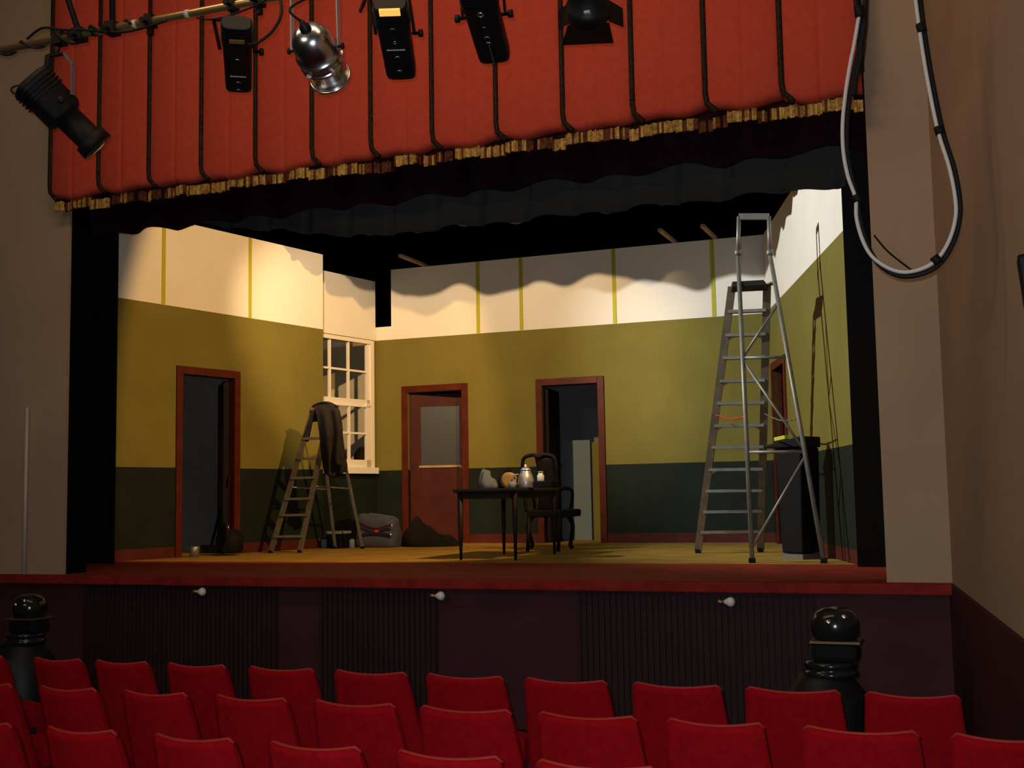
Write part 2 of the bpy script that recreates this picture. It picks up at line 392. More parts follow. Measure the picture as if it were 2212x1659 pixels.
# ------------------------------------------------------------------ stage house, floors, proscenium
mb = MB(); mb.box((-4.2, 12.9, S - .01), (11, 5.86, .02)); struct(mb.build('floor_stage', 'floorcloth'), 'ochre stage floor', 'floor')
mb = MB(); mb.box((-4.2, 8.05, S - .015), (7.98, .08, .03)); mb.box((-4.4, 9.03, S - .015), (11.4, 1.88, .03)); struct(mb.build('floor_apron', 'apron'), 'red stage apron', 'floor')
mb = MB(); mb.box((-4.2, 7.975, S - .035), (8.0, .07, .072)); struct(mb.build('trim_1', 'lip', bevel=.01), 'red nosing along the stage edge', 'trim')
# stage front: plain and slatted sections
mb = MB(); mb.m = 0; mb.box((-4.2, 8.06, .49), (7.98, .04, .98))
mb.m = 1
for pa, pb in ((180, 600), (690, 945), (1245, 1760)):
    xa, xb = at(pa, 1300, 8.03).x, at(pb, 1300, 8.03).x
    mb.box(((xa + xb) / 2, 8.034, .49), (xb - xa, .012, .975))
    n = int((xb - xa) / .042)
    for i in range(n):
        x = xa + (i + .5) * (xb - xa) / n; mb.box((x, 8.022, .49), (.022, .018, .975))
struct(mb.build('wall_stagefront', ['front', 'frontdark'], fixn=False), 'dark plum stage front with slatted sections', 'wall')
mb = MB(); mb.box((-4, 3.5, -.02), (13, 10, .04)); struct(mb.build('floor', 'carpet'), 'dark auditorium floor', 'floor')
# proscenium wall pieces
mb = MB()
for x0, x1, z0, z1 in ((-10.2, -7.225, 0, 6.6), (-.6, -.2, S, 6.6), (-7.225, -.6, 4.6, 6.6)):
    mb.box(((x0 + x1) / 2, 8.085, (z0 + z1) / 2), (x1 - x0, .03, z1 - z0))
struct(mb.build('wall_proscenium', 'prosc', fixn=False), 'beige proscenium wall around the stage opening', 'wall')
# reveal, painted black
mb = MB(); mb.box((-7.236, 8.22, 2.8), (.02, .24, 3.5)); mb.box((-.589, 8.22, 2.8), (.02, .24, 3.5)); struct(mb.build('trim_2', 'blackpaint', fixn=False), 'black reveal of the proscenium opening', 'trim')
# side wall coming forward on the right, dado below
SWL = [(-.206, 8.07), (.55, 3.6)]
def sidewall(name, off, z0, z1a, z1b, m, lb):
    q = [V((x - off * .99, y - off * .16, 0)) for x, y in SWL]; r_ = [V((x + .1, y + .016, 0)) for x, y in SWL]
    e = [q[0], q[1], r_[1], r_[0]]; zt_ = (z1a, z1b, z1b, z1a)
    mb = MB(); mb.hexa(e, [p + V((0, 0, z)) for p, z in zip(e, zt_)])
    return struct(mb.build(name, m, fixn=False), lb, 'wall')
sidewall('wall_auditorium', 0, 0, 6.6, 6.6, 'prosc', 'beige side wall of the auditorium')
sidewall('wall_dado', .025, 0, 1.05, 1.05 - .048 * 4.47, 'front', 'dark plum dado along the auditorium side wall')
# stage house: black box
for nm, c, sz in (('wall_cyclorama', (-4.2, 16.3, 3.5), (12, .1, 5.2)), ('wall_wing_left', (-10.2, 12.3, 3.5), (.1, 8.2, 5.2)), ('wall_wing_right', (1.4, 12.3, 3.5), (.1, 8.2, 5.2)), ('ceiling_stage', (-4.2, 12.3, 6.15), (12, 8.2, .1))):
    mb = MB(); mb.box(c, sz); struct(mb.build(nm, 'blackpaint'), 'black ' + nm.replace('_', ' ').replace('wall', 'stage house wall'), 'wall')
mb = MB(); mb.box((-4.6, 3.2, 6.65), (11.5, 10.2, .1)); struct(mb.build('ceiling', 'greyback'), 'auditorium ceiling', 'ceiling')

# masking flats either side of the set
MLX, MRX = at(250, 800, 9.56).x, at(1833, 760, 9.66).x
for x0, x1, y, lb in ((-9.6, MLX, 9.56, 'tall black masking flat at the left end of the set'), (MRX, 1.2, 9.66, 'tall black masking flat at the right end of the set')):
    mb = MB(); mb.box(((x0 + x1) / 2, y, (S + 5.2) / 2), (x1 - x0, .04, 5.2 - S)); tag(mb.build('masking_flat', 'black'), lb, 'masking flat')

# maroon border with wavy hem (behind the valance)
def drape(name, x0, x1, Y, ztop, zbot, amp, pitch, depth, m, wav, ph=0., nper=10, zslope=0., skew=.0):
    n = int((x1 - x0) / pitch * nper)
    def fn(u, v):
        x = x0 + (x1 - x0) * u; k = 2 * PI * (x - x0) / pitch + ph
        zb = zbot + amp * (math.cos(k) * .6 + .4 * math.cos(k * .53 + 1.3)) * wav
        return (x, Y + depth * math.sin(k + .8 * math.sin(k * .5)), ztop + (zb - ztop) * v)
    mb = MB(); mb.shell(fn, n, 6, (0, .012, 0)); return mb.build(name, m)
tag(drape('border_curtain', -7.6, -.3, 8.42, 6.0, 4.005, .035, .52, .05, 'maroon', 1), 'dark maroon border curtain hanging just behind the red valance', 'curtain')
# charcoal pleated border further upstage
def box_pleat(x, pitch, depth):
    t = (x / pitch) % 1
    return depth * (1 if t < .78 else -1 + 2 * abs((t - .89) / .11)) * .5
def fnb(u, v):
    x = -7.9 + 6.5 * u; k = x / .55
    zb = 4.60 + .030 * math.sin(k * 2 * PI) + .022 * math.sin(k * 3.4 + 1) + .012 * math.sin(k * 11) + (.20 * max(0, (-6.2 - x) / 1.2) if x < -6.2 else 0)
    return (x, 11.8 - box_pleat(x, .48, .055), 5.9 + (zb - 5.9) * v)
mb = MB(); mb.shell(fnb, 210, 5, (0, .012, 0)); tag(mb.build('border_curtain', 'black'), 'black border curtain upstage, close above the back wall of the set', 'curtain')
def fng(u, v):
    x = -7.15 + 6.35 * u; k = x / .40
    zb = 3.815 + .012 * math.sin(k * 2 * PI) + .010 * math.sin(k * 3.1) + (.16 * max(0, (-4.7 - x) / 1.0) if x < -4.7 else 0)
    return (x, 8.72 - box_pleat(x, .40, .05), 5.9 + (zb - 5.9) * v)
mb = MB(); mb.shell(fng, 210, 5, (0, .012, 0)); tag(mb.build('border_curtain', 'greydrape'), 'charcoal box pleated border curtain hanging behind the maroon one', 'curtain')

# ------------------------------------------------------------------ the red valance
VX = [-7.29 + .5146 * i for i in range(14)]
VY = 7.93
val = thing('valance', (-3.95, VY, 4.2), 'coral red pleated valance across the top of the proscenium opening', 'valance')
ZB = 4.235
for i in range(13):
    xa, xb = VX[i], VX[i + 1]; j = rnd.uniform(-.012, .012); cr = rnd.uniform(.48, .62)
    def fn(u, v, xa=xa, xb=xb, j=j, cr=cr):
        e = (math.sin(PI * min(max(u, 0), 1))) ** .45 if 0 < u < 1 else 0
        y = VY - .012 - .052 * e + (.011 * math.exp(-((u - cr) / .022) ** 2))
        hem = ZB + j + .045 * (1 - e) + .010 * math.sin(u * 9 + i * 1.7)
        if v < .86:
            z = 6.3 + (hem + .03 - 6.3) * (v / .86)
        else:
            t = (v - .86) / .14; z = hem + .03 - .05 * math.sin(t * PI / 2) + .0; y += .055 * (1 - math.cos(t * PI / 2)) * (1 if e else 1)
        return (xa + (xb - xa) * (.004 + .992 * u), y, z)
    mb = MB(); mb.shell(fn, 40, 22, lambda u, v: V((0, .03, 0))); mb.build('valance_panel', 'valance', val)
for i in range(14):
    x = VX[i]
    pts = [(x, VY - .030, 6.3), (x, VY - .030, 5.2), (x, VY - .030, 4.5), (x, VY - .030, ZB + .12), (x + .012, VY - .034, ZB + .05), (x + .055, VY - .036, ZB + .005), (x + .075, VY - .03, ZB - .02)]
    if i == 13: pts = pts[:4]
    mb = MB(); mb.tube(pts, .020, 8); mb.build('braid', 'braid', val)
# fringe: gold and brown ribbon loops
mb = MB(); x = -7.26
while x < -.62:
    w = rnd.choice((.05, .07, .1, .16, .2)); w = min(w, -.6 - x); gold = rnd.random() < .62
    dz = rnd.uniform(-.016, .016) + .012 * math.sin(x * 12.2); mb.m = 0 if gold else 1
    yy = VY + (.0 if gold else .018) + rnd.uniform(-.006, .006)
    nn = max(2, int(w / .016))
    for k in range(nn):
        xx = x + w * (k + .5) / nn
        mb.m = (rnd.choice((0, 0, 2, 1)) if gold else rnd.choice((1, 1, 1, 0, 3)))
        mb.box((xx, yy + rnd.uniform(-.003, .003), 4.165 + dz + rnd.uniform(-.004, .004)), (w / nn * .93, .016, .082 + rnd.uniform(-.01, .006)))
    x += w
tag(mb.build('fringe', ['fringe', 'fringedark', 'fringelight', 'maroon'], val, fixn=False), 'gold and brown fringe', None)
mb = MB(); mb.box((-3.95, VY + .045, 4.205), (6.66, .03, .07)); mb.build('hem_lining', 'maroon', val)

# ------------------------------------------------------------------ lighting bar, lanterns, cables
BY, BZ = 5.6, 4.47
bar = thing('lighting_bar', (-4, BY, BZ), 'steel lighting bar crossing the upper left above the lanterns', 'pipe')
mb = MB(); mb.tube([(-6.6, BY, BZ), (-1.0, BY, BZ)], .024, 16); mb.build('pipe', 'warmpipe', bar)
for px in (292, 406):
    p = at(px, 110 - .196 * px, BY); mb = MB(); mb.tube([(p.x - .014, BY, BZ), (p.x + .014, BY, BZ)], .0262, 16); mb.build('tape_band', 'whitetape', bar)
for px in (205, 232, 253):
    p = at(px, 110 - .196 * px, BY); mb = MB(); mb.tube([(p.x - .012, BY, BZ), (p.x + .012, BY, BZ)], .0268, 14); mb.build('tape_band', 'blacktape', bar)
# hangers
for pxb, pxt, pyt in ((172, 140, -60), (243, 246, -60)):
    p = V((at(pxb, 110 - .196 * pxb, BY).x, BY, BZ)); q = at(pxt, pyt, BY + .02); q = p + (q - p) * 8.6 if False else V((p.x + (q.x - p.x) * 6, BY + .02, min(6.6, p.z + (q.z - p.z) * 6)))
    mb = MB(); mb.tube([p, q], .018, 10); mb.box(p, (.07, .075, .075)); mb.lathe(p + V((.0, -.03, -.01)), (0, -1, -.3), [(0, .012), (.05, .012), (.052, .02), (.065, .02)], 8)
    mb.build('hanger', 'lampdull', bar)
for px in (325, 560):
    p = V((at(px, 110 - .196 * px, BY).x, BY, BZ)); mb = MB(); mb.box(p, (.05, .07, .07)); mb.box(p + V((0, 0, -.055)), (.03, .03, .06)); mb.lathe(p + V((0, -.03, -.02)), (0, -1, 0), [(0, .01), (.04, .01), (.04, .018), (.055, .018)], 8)
    mb.build('hook_clamp', 'lampdull', bar)
# loose cable wound along the bar
def wound(x0, x1, turns, r, amp, ph=0.):
    n = int(turns * 16); return [(x0 + (x1 - x0) * i / n, BY + r * math.cos(2 * PI * turns * i / n + ph) - .004, BZ + r * math.sin(2 * PI * turns * i / n + ph) + amp * math.sin(i / n * 17)) for i in range(n + 1)]
mb = MB(); mb.tube(wound(-5.75, -4.55, 4.5, .036, .012), .0085, 6); tag(mb.build('cable', 'cable'), 'black cable wound around the left end of the lighting bar', 'cable')
ptsA = [V((-5.35, BY - .02, BZ + .03)), V((-5.22, BY - .03, BZ + .075)), V((-5.05, BY - .03, BZ + .035)), V((-4.9, BY - .035, BZ + .01)), V((-4.6, BY - .03, BZ - .05)), V((-4.3, BY - .03, BZ - .03))]
def spline(pts, n=8):
    out = []; P = [V(p) for p in pts]
    for i in range(len(P) - 1):
        p0, p1, p2, p3 = P[max(i - 1, 0)], P[i], P[i + 1], P[min(i + 2, len(P) - 1)]
        for k in range(n):
            t = k / n
            out.append(.5 * ((2 * p1) + (p2 - p0) * t + (2 * p0 - 5 * p1 + 4 * p2 - p3) * t * t + (3 * p1 - p0 - 3 * p2 + p3) * t ** 3))
    return out + [P[-1]]
mb = MB(); mb.tube(spline(ptsA), .008, 6); tag(mb.build('cable', 'cable'), 'black cable looping over the bar above the tilted lantern', 'cable')
mb = MB(); mb.tube(spline([at(425, 38, 5.56), at(455, 42, 5.55), at(500, 32, 5.55), at(560, 8, 5.56), at(600, -20, 5.56)]), .006, 6); tag(mb.build('cable', 'cable'), 'thin cable sagging beneath the bar at the yellow labelled lantern', 'cable')
mb = MB(); mb.tube(spline([at(600, -30, 5.6), at(608, 25, 5.55), at(590, 65, 5.52), at(557, 92, 5.5), at(535, 96, 5.5)]), .009, 6); tag(mb.build('cable', 'cable'), 'black cable curving into the right of the yellow labelled lantern', 'cable')
mb = MB(); mb.tube(spline([at(800, -30, 5.6), at(785, 5, 5.6), at(778, 25, 5.6), at(790, -2, 5.62), at(796, -30, 5.62)]), .009, 6); tag(mb.build('cable', 'cable'), 'short black cable loop beside the polished chrome lantern', 'cable')

def frame_of(a, b, roll=0.):
    d = (b - a).normalized(); x = V((0, 0, 1)).cross(d).normalized() * -1; y = d.cross(x) * -1
    if y.z < 0: y = -y
    return d, x, y

def yoke(root, pivot, x, half, topc, m='lampdull', w=.03, name='yoke'):
    """U bracket: two side arms from the pivots to a cross bar under the clamp"""
    mb = MB(); c = V(topc)
    for s_ in (-1, 1):
        mb.bar(pivot + x * half * s_, c + x * half * s_ * .98, .006, w, (0, 1, 0))
    mb.bar(c - x * half, c + x * half, w, .006)
    mb.build(name, m, root)
    mb = MB(); mb.tube([c, V((c.x, BY, BZ - .03))], .012, 8); mb.box(V((c.x, BY, BZ)), (.045, .065, .075)); mb.lathe(V((c.x, BY - .03, BZ - .01)), (0, -1, 0), [(0, .009), (.035, .009), (.036, .017), (.05, .017)], 8)
    mb.build('hook_clamp', m, root)

def profile(root, a, b, w, h, roundness=.35, m='lampblack', marks=(), nose=False, knob=1, glowtop=False, label=None):
    d, x, y = frame_of(a, b); L = (b - a).length; n = 20
    def sect(t, sx, sy, p=4):
        pts = []
        for k in range(n):
            an = 2 * PI * k / n; c, s_ = math.cos(an), math.sin(an)
            pts.append(a + d * t + x * (math.copysign(abs(c) ** (2 / p), c) * sx / 2) + y * (math.copysign(abs(s_) ** (2 / p), s_) * sy / 2))
        return pts
    def loft(secs):
        mb = MB(); vs = [q for s_ in secs for q in s_]; fs = []
        for i in range(len(secs) - 1):
            for k in range(n): fs.append((i * n + k, i * n + (k + 1) % n, (i + 1) * n + (k + 1) % n, (i + 1) * n + k))
        mb.add(vs, fs, True); mb.add(secs[0], [tuple(range(n))[::-1]]); mb.add(secs[-1], [tuple(range(n))]); return mb
    if nose:
        secs = [sect(0, w * .75, h * .75), sect(.012, w, h), sect(L * .10, w, h), sect(L * .12, w * .93, h * .93), sect(L * .5, w * .93, h * .93, 5), sect(L * .55, w * .8, h * .8, 3), sect(L * .56, w * .68, h * .68, 2), sect(L * .86, w * .68, h * .68, 2), sect(L * .87, w * .85, h * .85, 2), sect(L, w * .88, h * .88, 2)]
    else:
        secs = [sect(0, w * .9, h * .9), sect(.01, w * .98, h * .98), sect(L * .3, w, h), sect(L * .31, w * .95, h * .95, 5), sect(L * .93, w * .90, h * .90, 6), sect(L * .985, w * .86, h * .86, 5), sect(L, w * .8, h * .8, 4)]
    hs = loft(secs).build('lamp_housing', m, root)
    # cooling fins at the rear, lens in front
    mb = MB()
    for k in range(5):
        t = L * (.05 + .045 * k); mb2 = sect(t, w * 1.05, h * 1.05); mb3 = sect(t + .006, w * 1.05, h * 1.05)
        mb.add(mb2 + mb3, [(i, (i + 1) % n, n + (i + 1) % n, n + i) for i in range(n)] + [tuple(range(n))[::-1], tuple(range(n, 2 * n))], False)
    mb.build('cooling_fin', m, hs)
    mb = MB(); mb.lathe(b, d, [(-.004, min(w, h) * .34), (.004, min(w, h) * .32), (.012, min(w, h) * .2), (.016, .002)], 20); mb.build('lens', 'lens', hs)
    for t, sz, mm in marks:
        # raised bright rosettes / badges on the underside, which faces the house
        o_ = a + d * (L * t) - y * (h * .475); mb = MB()
        if mm == 'arc':
            mb.tube([o_ + x * (sz * math.cos(an)) + d * (-sz * .8 * math.sin(an)) - y * .004 for an in [PI * k / 8 for k in range(9)]], sz * .22, 6)
            mb.build('latch', 'chrome', hs)
        elif mm == 'ring':
            mb.tube([o_ + x * (sz * math.cos(an)) + d * (sz * math.sin(an)) - y * .004 for an in [2 * PI * k / 14 for k in range(15)]], sz * .35, 6); mb.build('latch', 'chrome', hs)
        elif mm == 'line':
            for k in range(9): mb.box(o_ + x * ((k - 4) * sz * .23) - y * .002, (sz * .15, sz * .15, sz * .12))
            mb.build('badge', 'palemark', hs)
        elif mm == 'label':
            q = [o_ + x * sx * sz - y * (.004) + d * sy * sz * .35 for sx, sy in ((-1, -1), (1, -1), (1, 1), (-1, 1))]; mb.hexa([p + y * .006 for p in q], [p - y * .006 for p in q]); mb.build('paper_label', 'yellowlabel', hs)
        elif mm == 'seam':
            mb.bar(o_ - d * sz - y * .001, o_ + d * sz - y * .001, .005, .004, y); mb.build('seam_strip', 'steel', hs)
    piv = a + d * (L * .42)
    for s_ in (-1, 1):
        if knob == 2 or s_ == 1:
            mb = MB(); mb.lathe(piv + x * s_ * w * .5, x * s_, [(0, .009), (.035, .009), (.036, .02), (.06, .022), (.062, .006)], 10); mb.build('tilt_knob', m, root)
    if glowtop:
        o_ = a + d * (L * .035) - y * (h * .515); mb = MB()
        q = [o_ + x * sx * w * .3 + d * sy * .02 for sx, sy in ((-1, -1), (1, -1), (1, 1), (-1, 1))]; mb.hexa([p + y * .012 for p in q], [p - y * .003 for p in q]); mb.build('vent', 'glow', hs)
    return piv, x

# 1: tilted profile at far left
a, b = at(62, 172, 5.50), at(212, 318, 5.80)
r1 = thing('profile_lantern', (a + b) / 2, 'black profile lantern tilted down to the right, leftmost on the bar', 'stage light', 'stage lanterns on the bar')
piv, x = profile(r1, a, b, .245, .245, nose=True, m='lampdull', knob=2)
mb = MB(); mb.bar(at(100, 150, 5.52), at(104, 118, 5.55), .035, .012, (0, 1, 0)); mb.bar(at(104, 122, 5.56), at(140, 116, 5.56), .03, .008); mb.build('yoke', 'lampdull', r1)
mb = MB(); mb.bar(at(140, 116, 5.56), at(158, 140, 5.56), .012, .03, (0, 1, 0)); mb.bar(at(158, 140, 5.56), at(157, 205, 5.58), .008, .034, (0, 1, 0)); mb.build('yoke_arm', 'steel', r1)
p = at(118, 104, 5.56); mb = MB(); mb.box(V((p.x, BY, BZ - .0)), (.07, .07, .08)); mb.tube([V((p.x, BY, BZ - .03)), at(120, 120, 5.56)], .014, 8); mb.build('hook_clamp', 'lampdull', r1)
mb = MB(); c = at(40, 194, 5.5); mb.tube([c + rt * (.045 * math.cos(t)) + up * (.025 * math.sin(t)) for t in [2 * PI * k / 16 for k in range(17)]], .007, 6); mb.build('safety_loop', 'cable', r1)
mb = MB(); c = at(108, 268, 5.66); mb.bar(c, at(122, 250, 5.68), .03, .03); mb.bar(at(80, 240, 5.6), at(96, 232, 5.6), .03, .03); mb.build('shutter_handle', 'lampdull', r1)
# 2: box profile with yellow label
a, b = at(511, 48, 5.45), at(516, 188, 5.92)
r2 = thing('profile_lantern', (a + b) / 2, 'black profile lantern with a yellow label, left of the chrome lantern', 'stage light', 'stage lanterns on the bar')
piv, x = profile(r2, a, b, .172, .10, marks=((.17, .042, 'label'), (.46, .013, 'arc'), (.72, .045, 'line'), (.82, .013, 'arc'), (.94, .013, 'arc')), knob=1)
yoke(r2, piv, x, .098, V((piv.x, BY - .02, BZ - .10)))
# 3: box profile, lit and glowing at the rear
a, b = at(842, 6, 5.48), at(868, 160, 5.92)
r3 = thing('profile_lantern', (a + b) / 2, 'black profile lantern glowing orange at its top, right of the chrome lantern', 'stage light', 'stage lanterns on the bar')
piv, x = profile(r3, a, b, .185, .11, marks=((.27, .014, 'arc'), (.44, .008, 'ring'), (.55, .05, 'line'), (.66, .014, 'arc'), (.86, .014, 'arc')), knob=1, glowtop=True)
yoke(r3, piv, x, .106, V((piv.x, BY - .02, BZ - .06)))
# 4: polished PAR can
a, b = at(668, 78, 5.46), at(706, 152, 5.72)
r4 = thing('par_can', (a + b) / 2, 'polished chrome lantern with rounded back hanging in a bright yoke', 'stage light', 'stage lanterns on the bar')
d, x, y = frame_of(a, b); L = (b - a).length
mb = MB(); mb.lathe(a, d, [(-.05, .002), (-.048, .05), (-.02, .085), (.02, .108), (.07, .118), (.13, .122), (.131, .128), (.14, .128), (.141, .12), (.19, .116), (.2, .118), (.201, .126), (.215, .126), (.216, .118), (L + .05, .112)], 40, caps=False); mb.build('can_body', 'chrome', r4)
mb = MB(); mb.lathe(a + d * (L + .048), d, [(0, .114), (.0, .122), (.014, .122), (.014, .112)], 40, caps=False); mb.build('rim_ring', 'chrome', r4)
mb = MB(); mb.lathe(a, -d, [(.03, .034), (.075, .03), (.08, .02), (.12, .012)], 16); mb.build('lamp_cap', 'lampblack', r4)
for k in range(5):
    an = 2 * PI * k / 5 + .4; mb = MB(); q = a + d * (.205) + (x * math.cos(an) + y * math.sin(an)) * .12; mb.box(q, (.02, .02, .02)); mb.build('clip', 'chrome', r4)
yoke(r4, a + d * .10, x, .136, V((((a + b) / 2).x - .01, BY - .03, BZ - .045)), 'handrail', .034)
for s_ in (-1, 1):
    mb = MB(); mb.lathe(a + d * .10 + x * s_ * .128, x * s_, [(0, .008), (.02, .008), (.021, .017), (.034, .017), (.035, .003)], 10); mb.build('tilt_knob', 'lampblack', r4)
mb = MB(); mb.tube(spline([a - d * .11, a - d * .14 + V((-.05, -.02, .05)), V((a.x - .03, BY - .05, BZ - .06)), V((a.x + .1, BY - .04, BZ - .03))]), .007, 6); mb.build('power_lead', 'cable', r4)
# 5: box profile, partly above frame
a, b = at(1026, -34, 5.44), at(1070, 124, 5.90)
r5 = thing('profile_lantern', (a + b) / 2, 'black profile lantern with knobs on both sides, left of the barn door lantern', 'stage light', 'stage lanterns on the bar')
piv, x = profile(r5, a, b, .19, .11, marks=((.3, .014, 'ring'), (.48, .009, 'arc'), (.62, .014, 'arc'), (.7, .014, 'arc'), (.85, .07, 'seam')), knob=2)
yoke(r5, piv, x, .115, V((piv.x, BY - .02, BZ - .04)))
# 6: fresnel with barn doors
a, b = at(1266, -60, 5.45), at(1270, 36, 5.66)
r6 = thing('fresnel_lantern', (a + b) / 2, 'black lantern with open barn doors, rightmost on the bar', 'stage light', 'stage lanterns on the bar')
d, x, y = frame_of(a, b); L = (b - a).length
mb = MB(); mb.lathe(a, d, [(0, .06), (.01, .095), (.05, .10), (L * .7, .10), (L * .72, .11), (L, .11)], 28); mb.build('lamp_housing', 'lampblack', r6)
mb = MB(); mb.lathe(b, d, [(0, .092), (.012, .085), (.024, .05), (.028, .002)], 24); mb.build('lens', 'lens', r6)
def flap(p, m='lampdull'):
    p = [V(q) for q in p]; nrm = (p[1] - p[0]).cross(p[2] - p[0]).normalized() * .003
    mb = MB(); mb.hexa([q - nrm for q in p], [q + nrm for q in p]); mb.build('barn_door', m, r6)
flap([at(1226, 54, 5.67), at(1316, 50, 5.67), at(1325, 92, 5.86), at(1214, 97, 5.86)], 'lampblack')
flap([at(1238, 0, 5.67), at(1230, 50, 5.67), at(1207, 62, 5.80), at(1206, 24, 5.80)])
flap([at(1314, 0, 5.67), at(1316, 46, 5.67), at(1346, 58, 5.80), at(1344, 18, 5.80)])
flap([at(1236, -52, 5.67), at(1310, -54, 5.67), at(1320, -90, 5.86), at(1222, -86, 5.86)])
yoke(r6, a + d * (L * .5), x, .12, V((a.x, BY - .02, BZ + .0)))
mb = MB(); mb.box(a + d * (L * .62) - y * .101, (.03, .02, .012)); mb.build('badge', 'palemark', r6)

# hanging cable loom on the right
loomY = 5.9
wp = [(1856, 30), (1845, 95), (1836, 140), (1826, 205), (1820, 270), (1822, 330), (1832, 382), (1848, 428), (1850, 470), (1862, 515), (1882, 552), (1915, 577), (1952, 588), (1992, 580), (2024, 560), (2050, 520), (2064, 470), (2063, 425), (2050, 360), (2026, 282), (2003, 170), (1987, 70), (1974, -30)]
lo = thing('cable_loom', at(1950, 588, loomY), 'white and black cables taped into a long hanging loop at upper right', 'cable')
mb = MB(); mb.tube(spline([at(px, py, loomY) for px, py in wp], 6), .0095, 8); tag(mb.build('white_cable', 'whitecable', lo), 'white cable')
bp = [(1870, -40), (1866, 60), (1858, 100), (1846, 150), (1836, 210), (1829, 275), (1830, 330), (1840, 384), (1850, 428), (1857, 470), (1870, 520), (1890, 560), (1918, 585), (1953, 597), (1996, 590), (2032, 568), (2060, 522), (2073, 470), (2072, 422), (2060, 360), (2036, 282), (2013, 170), (1997, 70), (1985, -30)]
mb = MB(); mb.tube(spline([at(px, py, loomY + .015) for px, py in bp], 6), .012, 8); tag(mb.build('black_cable', 'cable', lo), 'black cable')
bp2 = [(1848, -40), (1852, 30), (1862, 55), (1860, 110), (1852, 150), (1842, 205)]
mb = MB(); mb.tube(spline([at(px, py, loomY + .02) for px, py in bp2], 6), .014, 8); mb.build('black_cable', 'cable', lo)
for a_, b_ in (((1985, 52), (1990, 70)), ((2024, 274), (2029, 290)), ((2028, 556), (2012, 568)), ((1846, 422), (1851, 436)), ((1852, 15), (1856, 38))):
    mb = MB(); mb.tube([at(a_[0] + 3, a_[1], loomY + .006), at(b_[0] + 3, b_[1], loomY + .006)], .0235, 10); mb.build('tape_tie', 'blacktape', lo)
# thin dark tube put in as the faint diagonal shadow line
mb = MB(); mb.tube(spline([at(1888, 508, 7.9), at(1920, 545, 7.95), at(1975, 588, 8.05)]), .006, 6); tag(mb.build('cable', 'cable'), 'thin shadow line slanting on the beige wall inside the loom loop', 'cable')

# ------------------------------------------------------------------ tall platform ladder
ld = thing('platform_ladder', (-1.94, 10.95, S), 'tall aluminium platform stepladder with a top handrail at stage right', 'ladder')
A = at(1508, 1195, 11.7); Cc = at(1643, 1190, 11.9); B = at(1625, 1218, 10.1); D = at(1780, 1218, 10.1)
for p in (A, Cc, B, D): p.z = S + .02
At, Ct = at(1581, 620, 10.95), at(1657, 616, 10.95)
Bt, Dt = at(1594, 548, 10.72), at(1663, 548, 10.72)
Bh, Dh = at(1596, 468, 10.72), at(1661, 468, 10.72)
for nm, p, q in (('climbing_stile', A, At), ('climbing_stile', Cc, Ct)):
    mb = MB(); mb.bar(p, q, .028, .07, (1, 0, 0)); st_ = mb.build(nm, 'ladsteel', ld)
    mb = MB(); mb.box(p + V((0, 0, -.0)), (.04, .075, .04)); mb.build('rubber_foot', 'blackplastic', st_)
for nm, p, q in (('support_leg', B, Bt), ('support_leg', D, Dt)):
    mb = MB(); mb.tube([p, q], .020, 12); st_ = mb.build(nm, 'alu', ld)
    mb = MB(); mb.box(p, (.05, .05, .04)); mb.build('rubber_foot', 'blackplastic', st_)
def lerp(a, b, t): return a + (b - a) * t
def on_line(a, b, py):
    # point of the segment whose picture height is py
    lo_, hi_ = 0., 1.
    def yy(t):
        q = lerp(a, b, t) - EYE; return H / 2 - F * q.dot(up) / q.dot(fwd)
    for _ in range(40):
        m_ = (lo_ + hi_) / 2
        if yy(m_) > py: lo_ = m_
        else: hi_ = m_
    return lerp(a, b, lo_)
for i, y_ in enumerate((674, 725, 774, 824, 872, 920.5, 967, 1015, 1061, 1106, 1150)):
    p = on_line(A, At, y_); t = (p - A).length / (At - A).length; q = lerp(Cc, Ct, t)
    mb = MB(); mb.bar(p, q, .075, .028); mb.build('tread', 'alu', ld)
    if i in (1, 3, 5, 7):
        for e, f in ((p, q), (q, p)):
            mb = MB(); g = (f - e).normalized(); st = lerp(A, At, t - .02) if e is p else lerp(Cc, Ct, t - .02); mb.bar(e + g * .09, st, .012, .02); mb.build('tread_brace', 'alu', ld)
# platform and handrail
mb = MB(); u_ = (Ct - At).normalized(); v_ = V((0, -1, 0)); q = [At - u_ * .01, Ct + u_ * .01, Ct + u_ * .02 + v_ * .30, At + u_ * .06 + v_ * .30]
mb.hexa([p + V((0, 0, -.05)) for p in q], [p + V((0, 0, 0.0)) for p in q]); mb.build('platform', 'platform', ld, bevel=.006)
for p, q in ((Bt, Bh), (Dt, Dh)):
    mb = MB(); mb.tube([p, q], .019, 12); mb.build('handrail_post', 'alu', ld)
    mb = MB(); mb.tube([lerp(p, q, -.05), lerp(p, q, .1)], .03, 12); mb.build('joint_sleeve', 'alu', ld)
mb = MB(); mb.bar(Bh, Dh, .03, .055); mb.build('handrail', 'alu', ld)
mb = MB(); mb.tube([lerp(B, Bt, .0), lerp(D, Dt, .0)], .001, 6)
for y_ in (773, 977):
    p = on_line(B, Bt, y_); t = (p - B).length / (Bt - B).length; q = lerp(D, Dt, t); mb = MB(); mb.tube([p, q], .014, 10); mb.build('cross_bar', 'alu', ld)
for (sa, ya), (sb, yb) in ((('D', 655), ('B', 772)), (('B', 778), ('D', 975)), (('D', 985), ('B', 1185))):
    pa_ = on_line(B, Bt, ya) if sa == 'B' else on_line(D, Dt, ya); pb_ = on_line(B, Bt, yb) if sb == 'B' else on_line(D, Dt, yb)
    mb = MB(); mb.tube([pa_, pb_], .012, 10); mb.build('diagonal_brace', 'alu', ld)
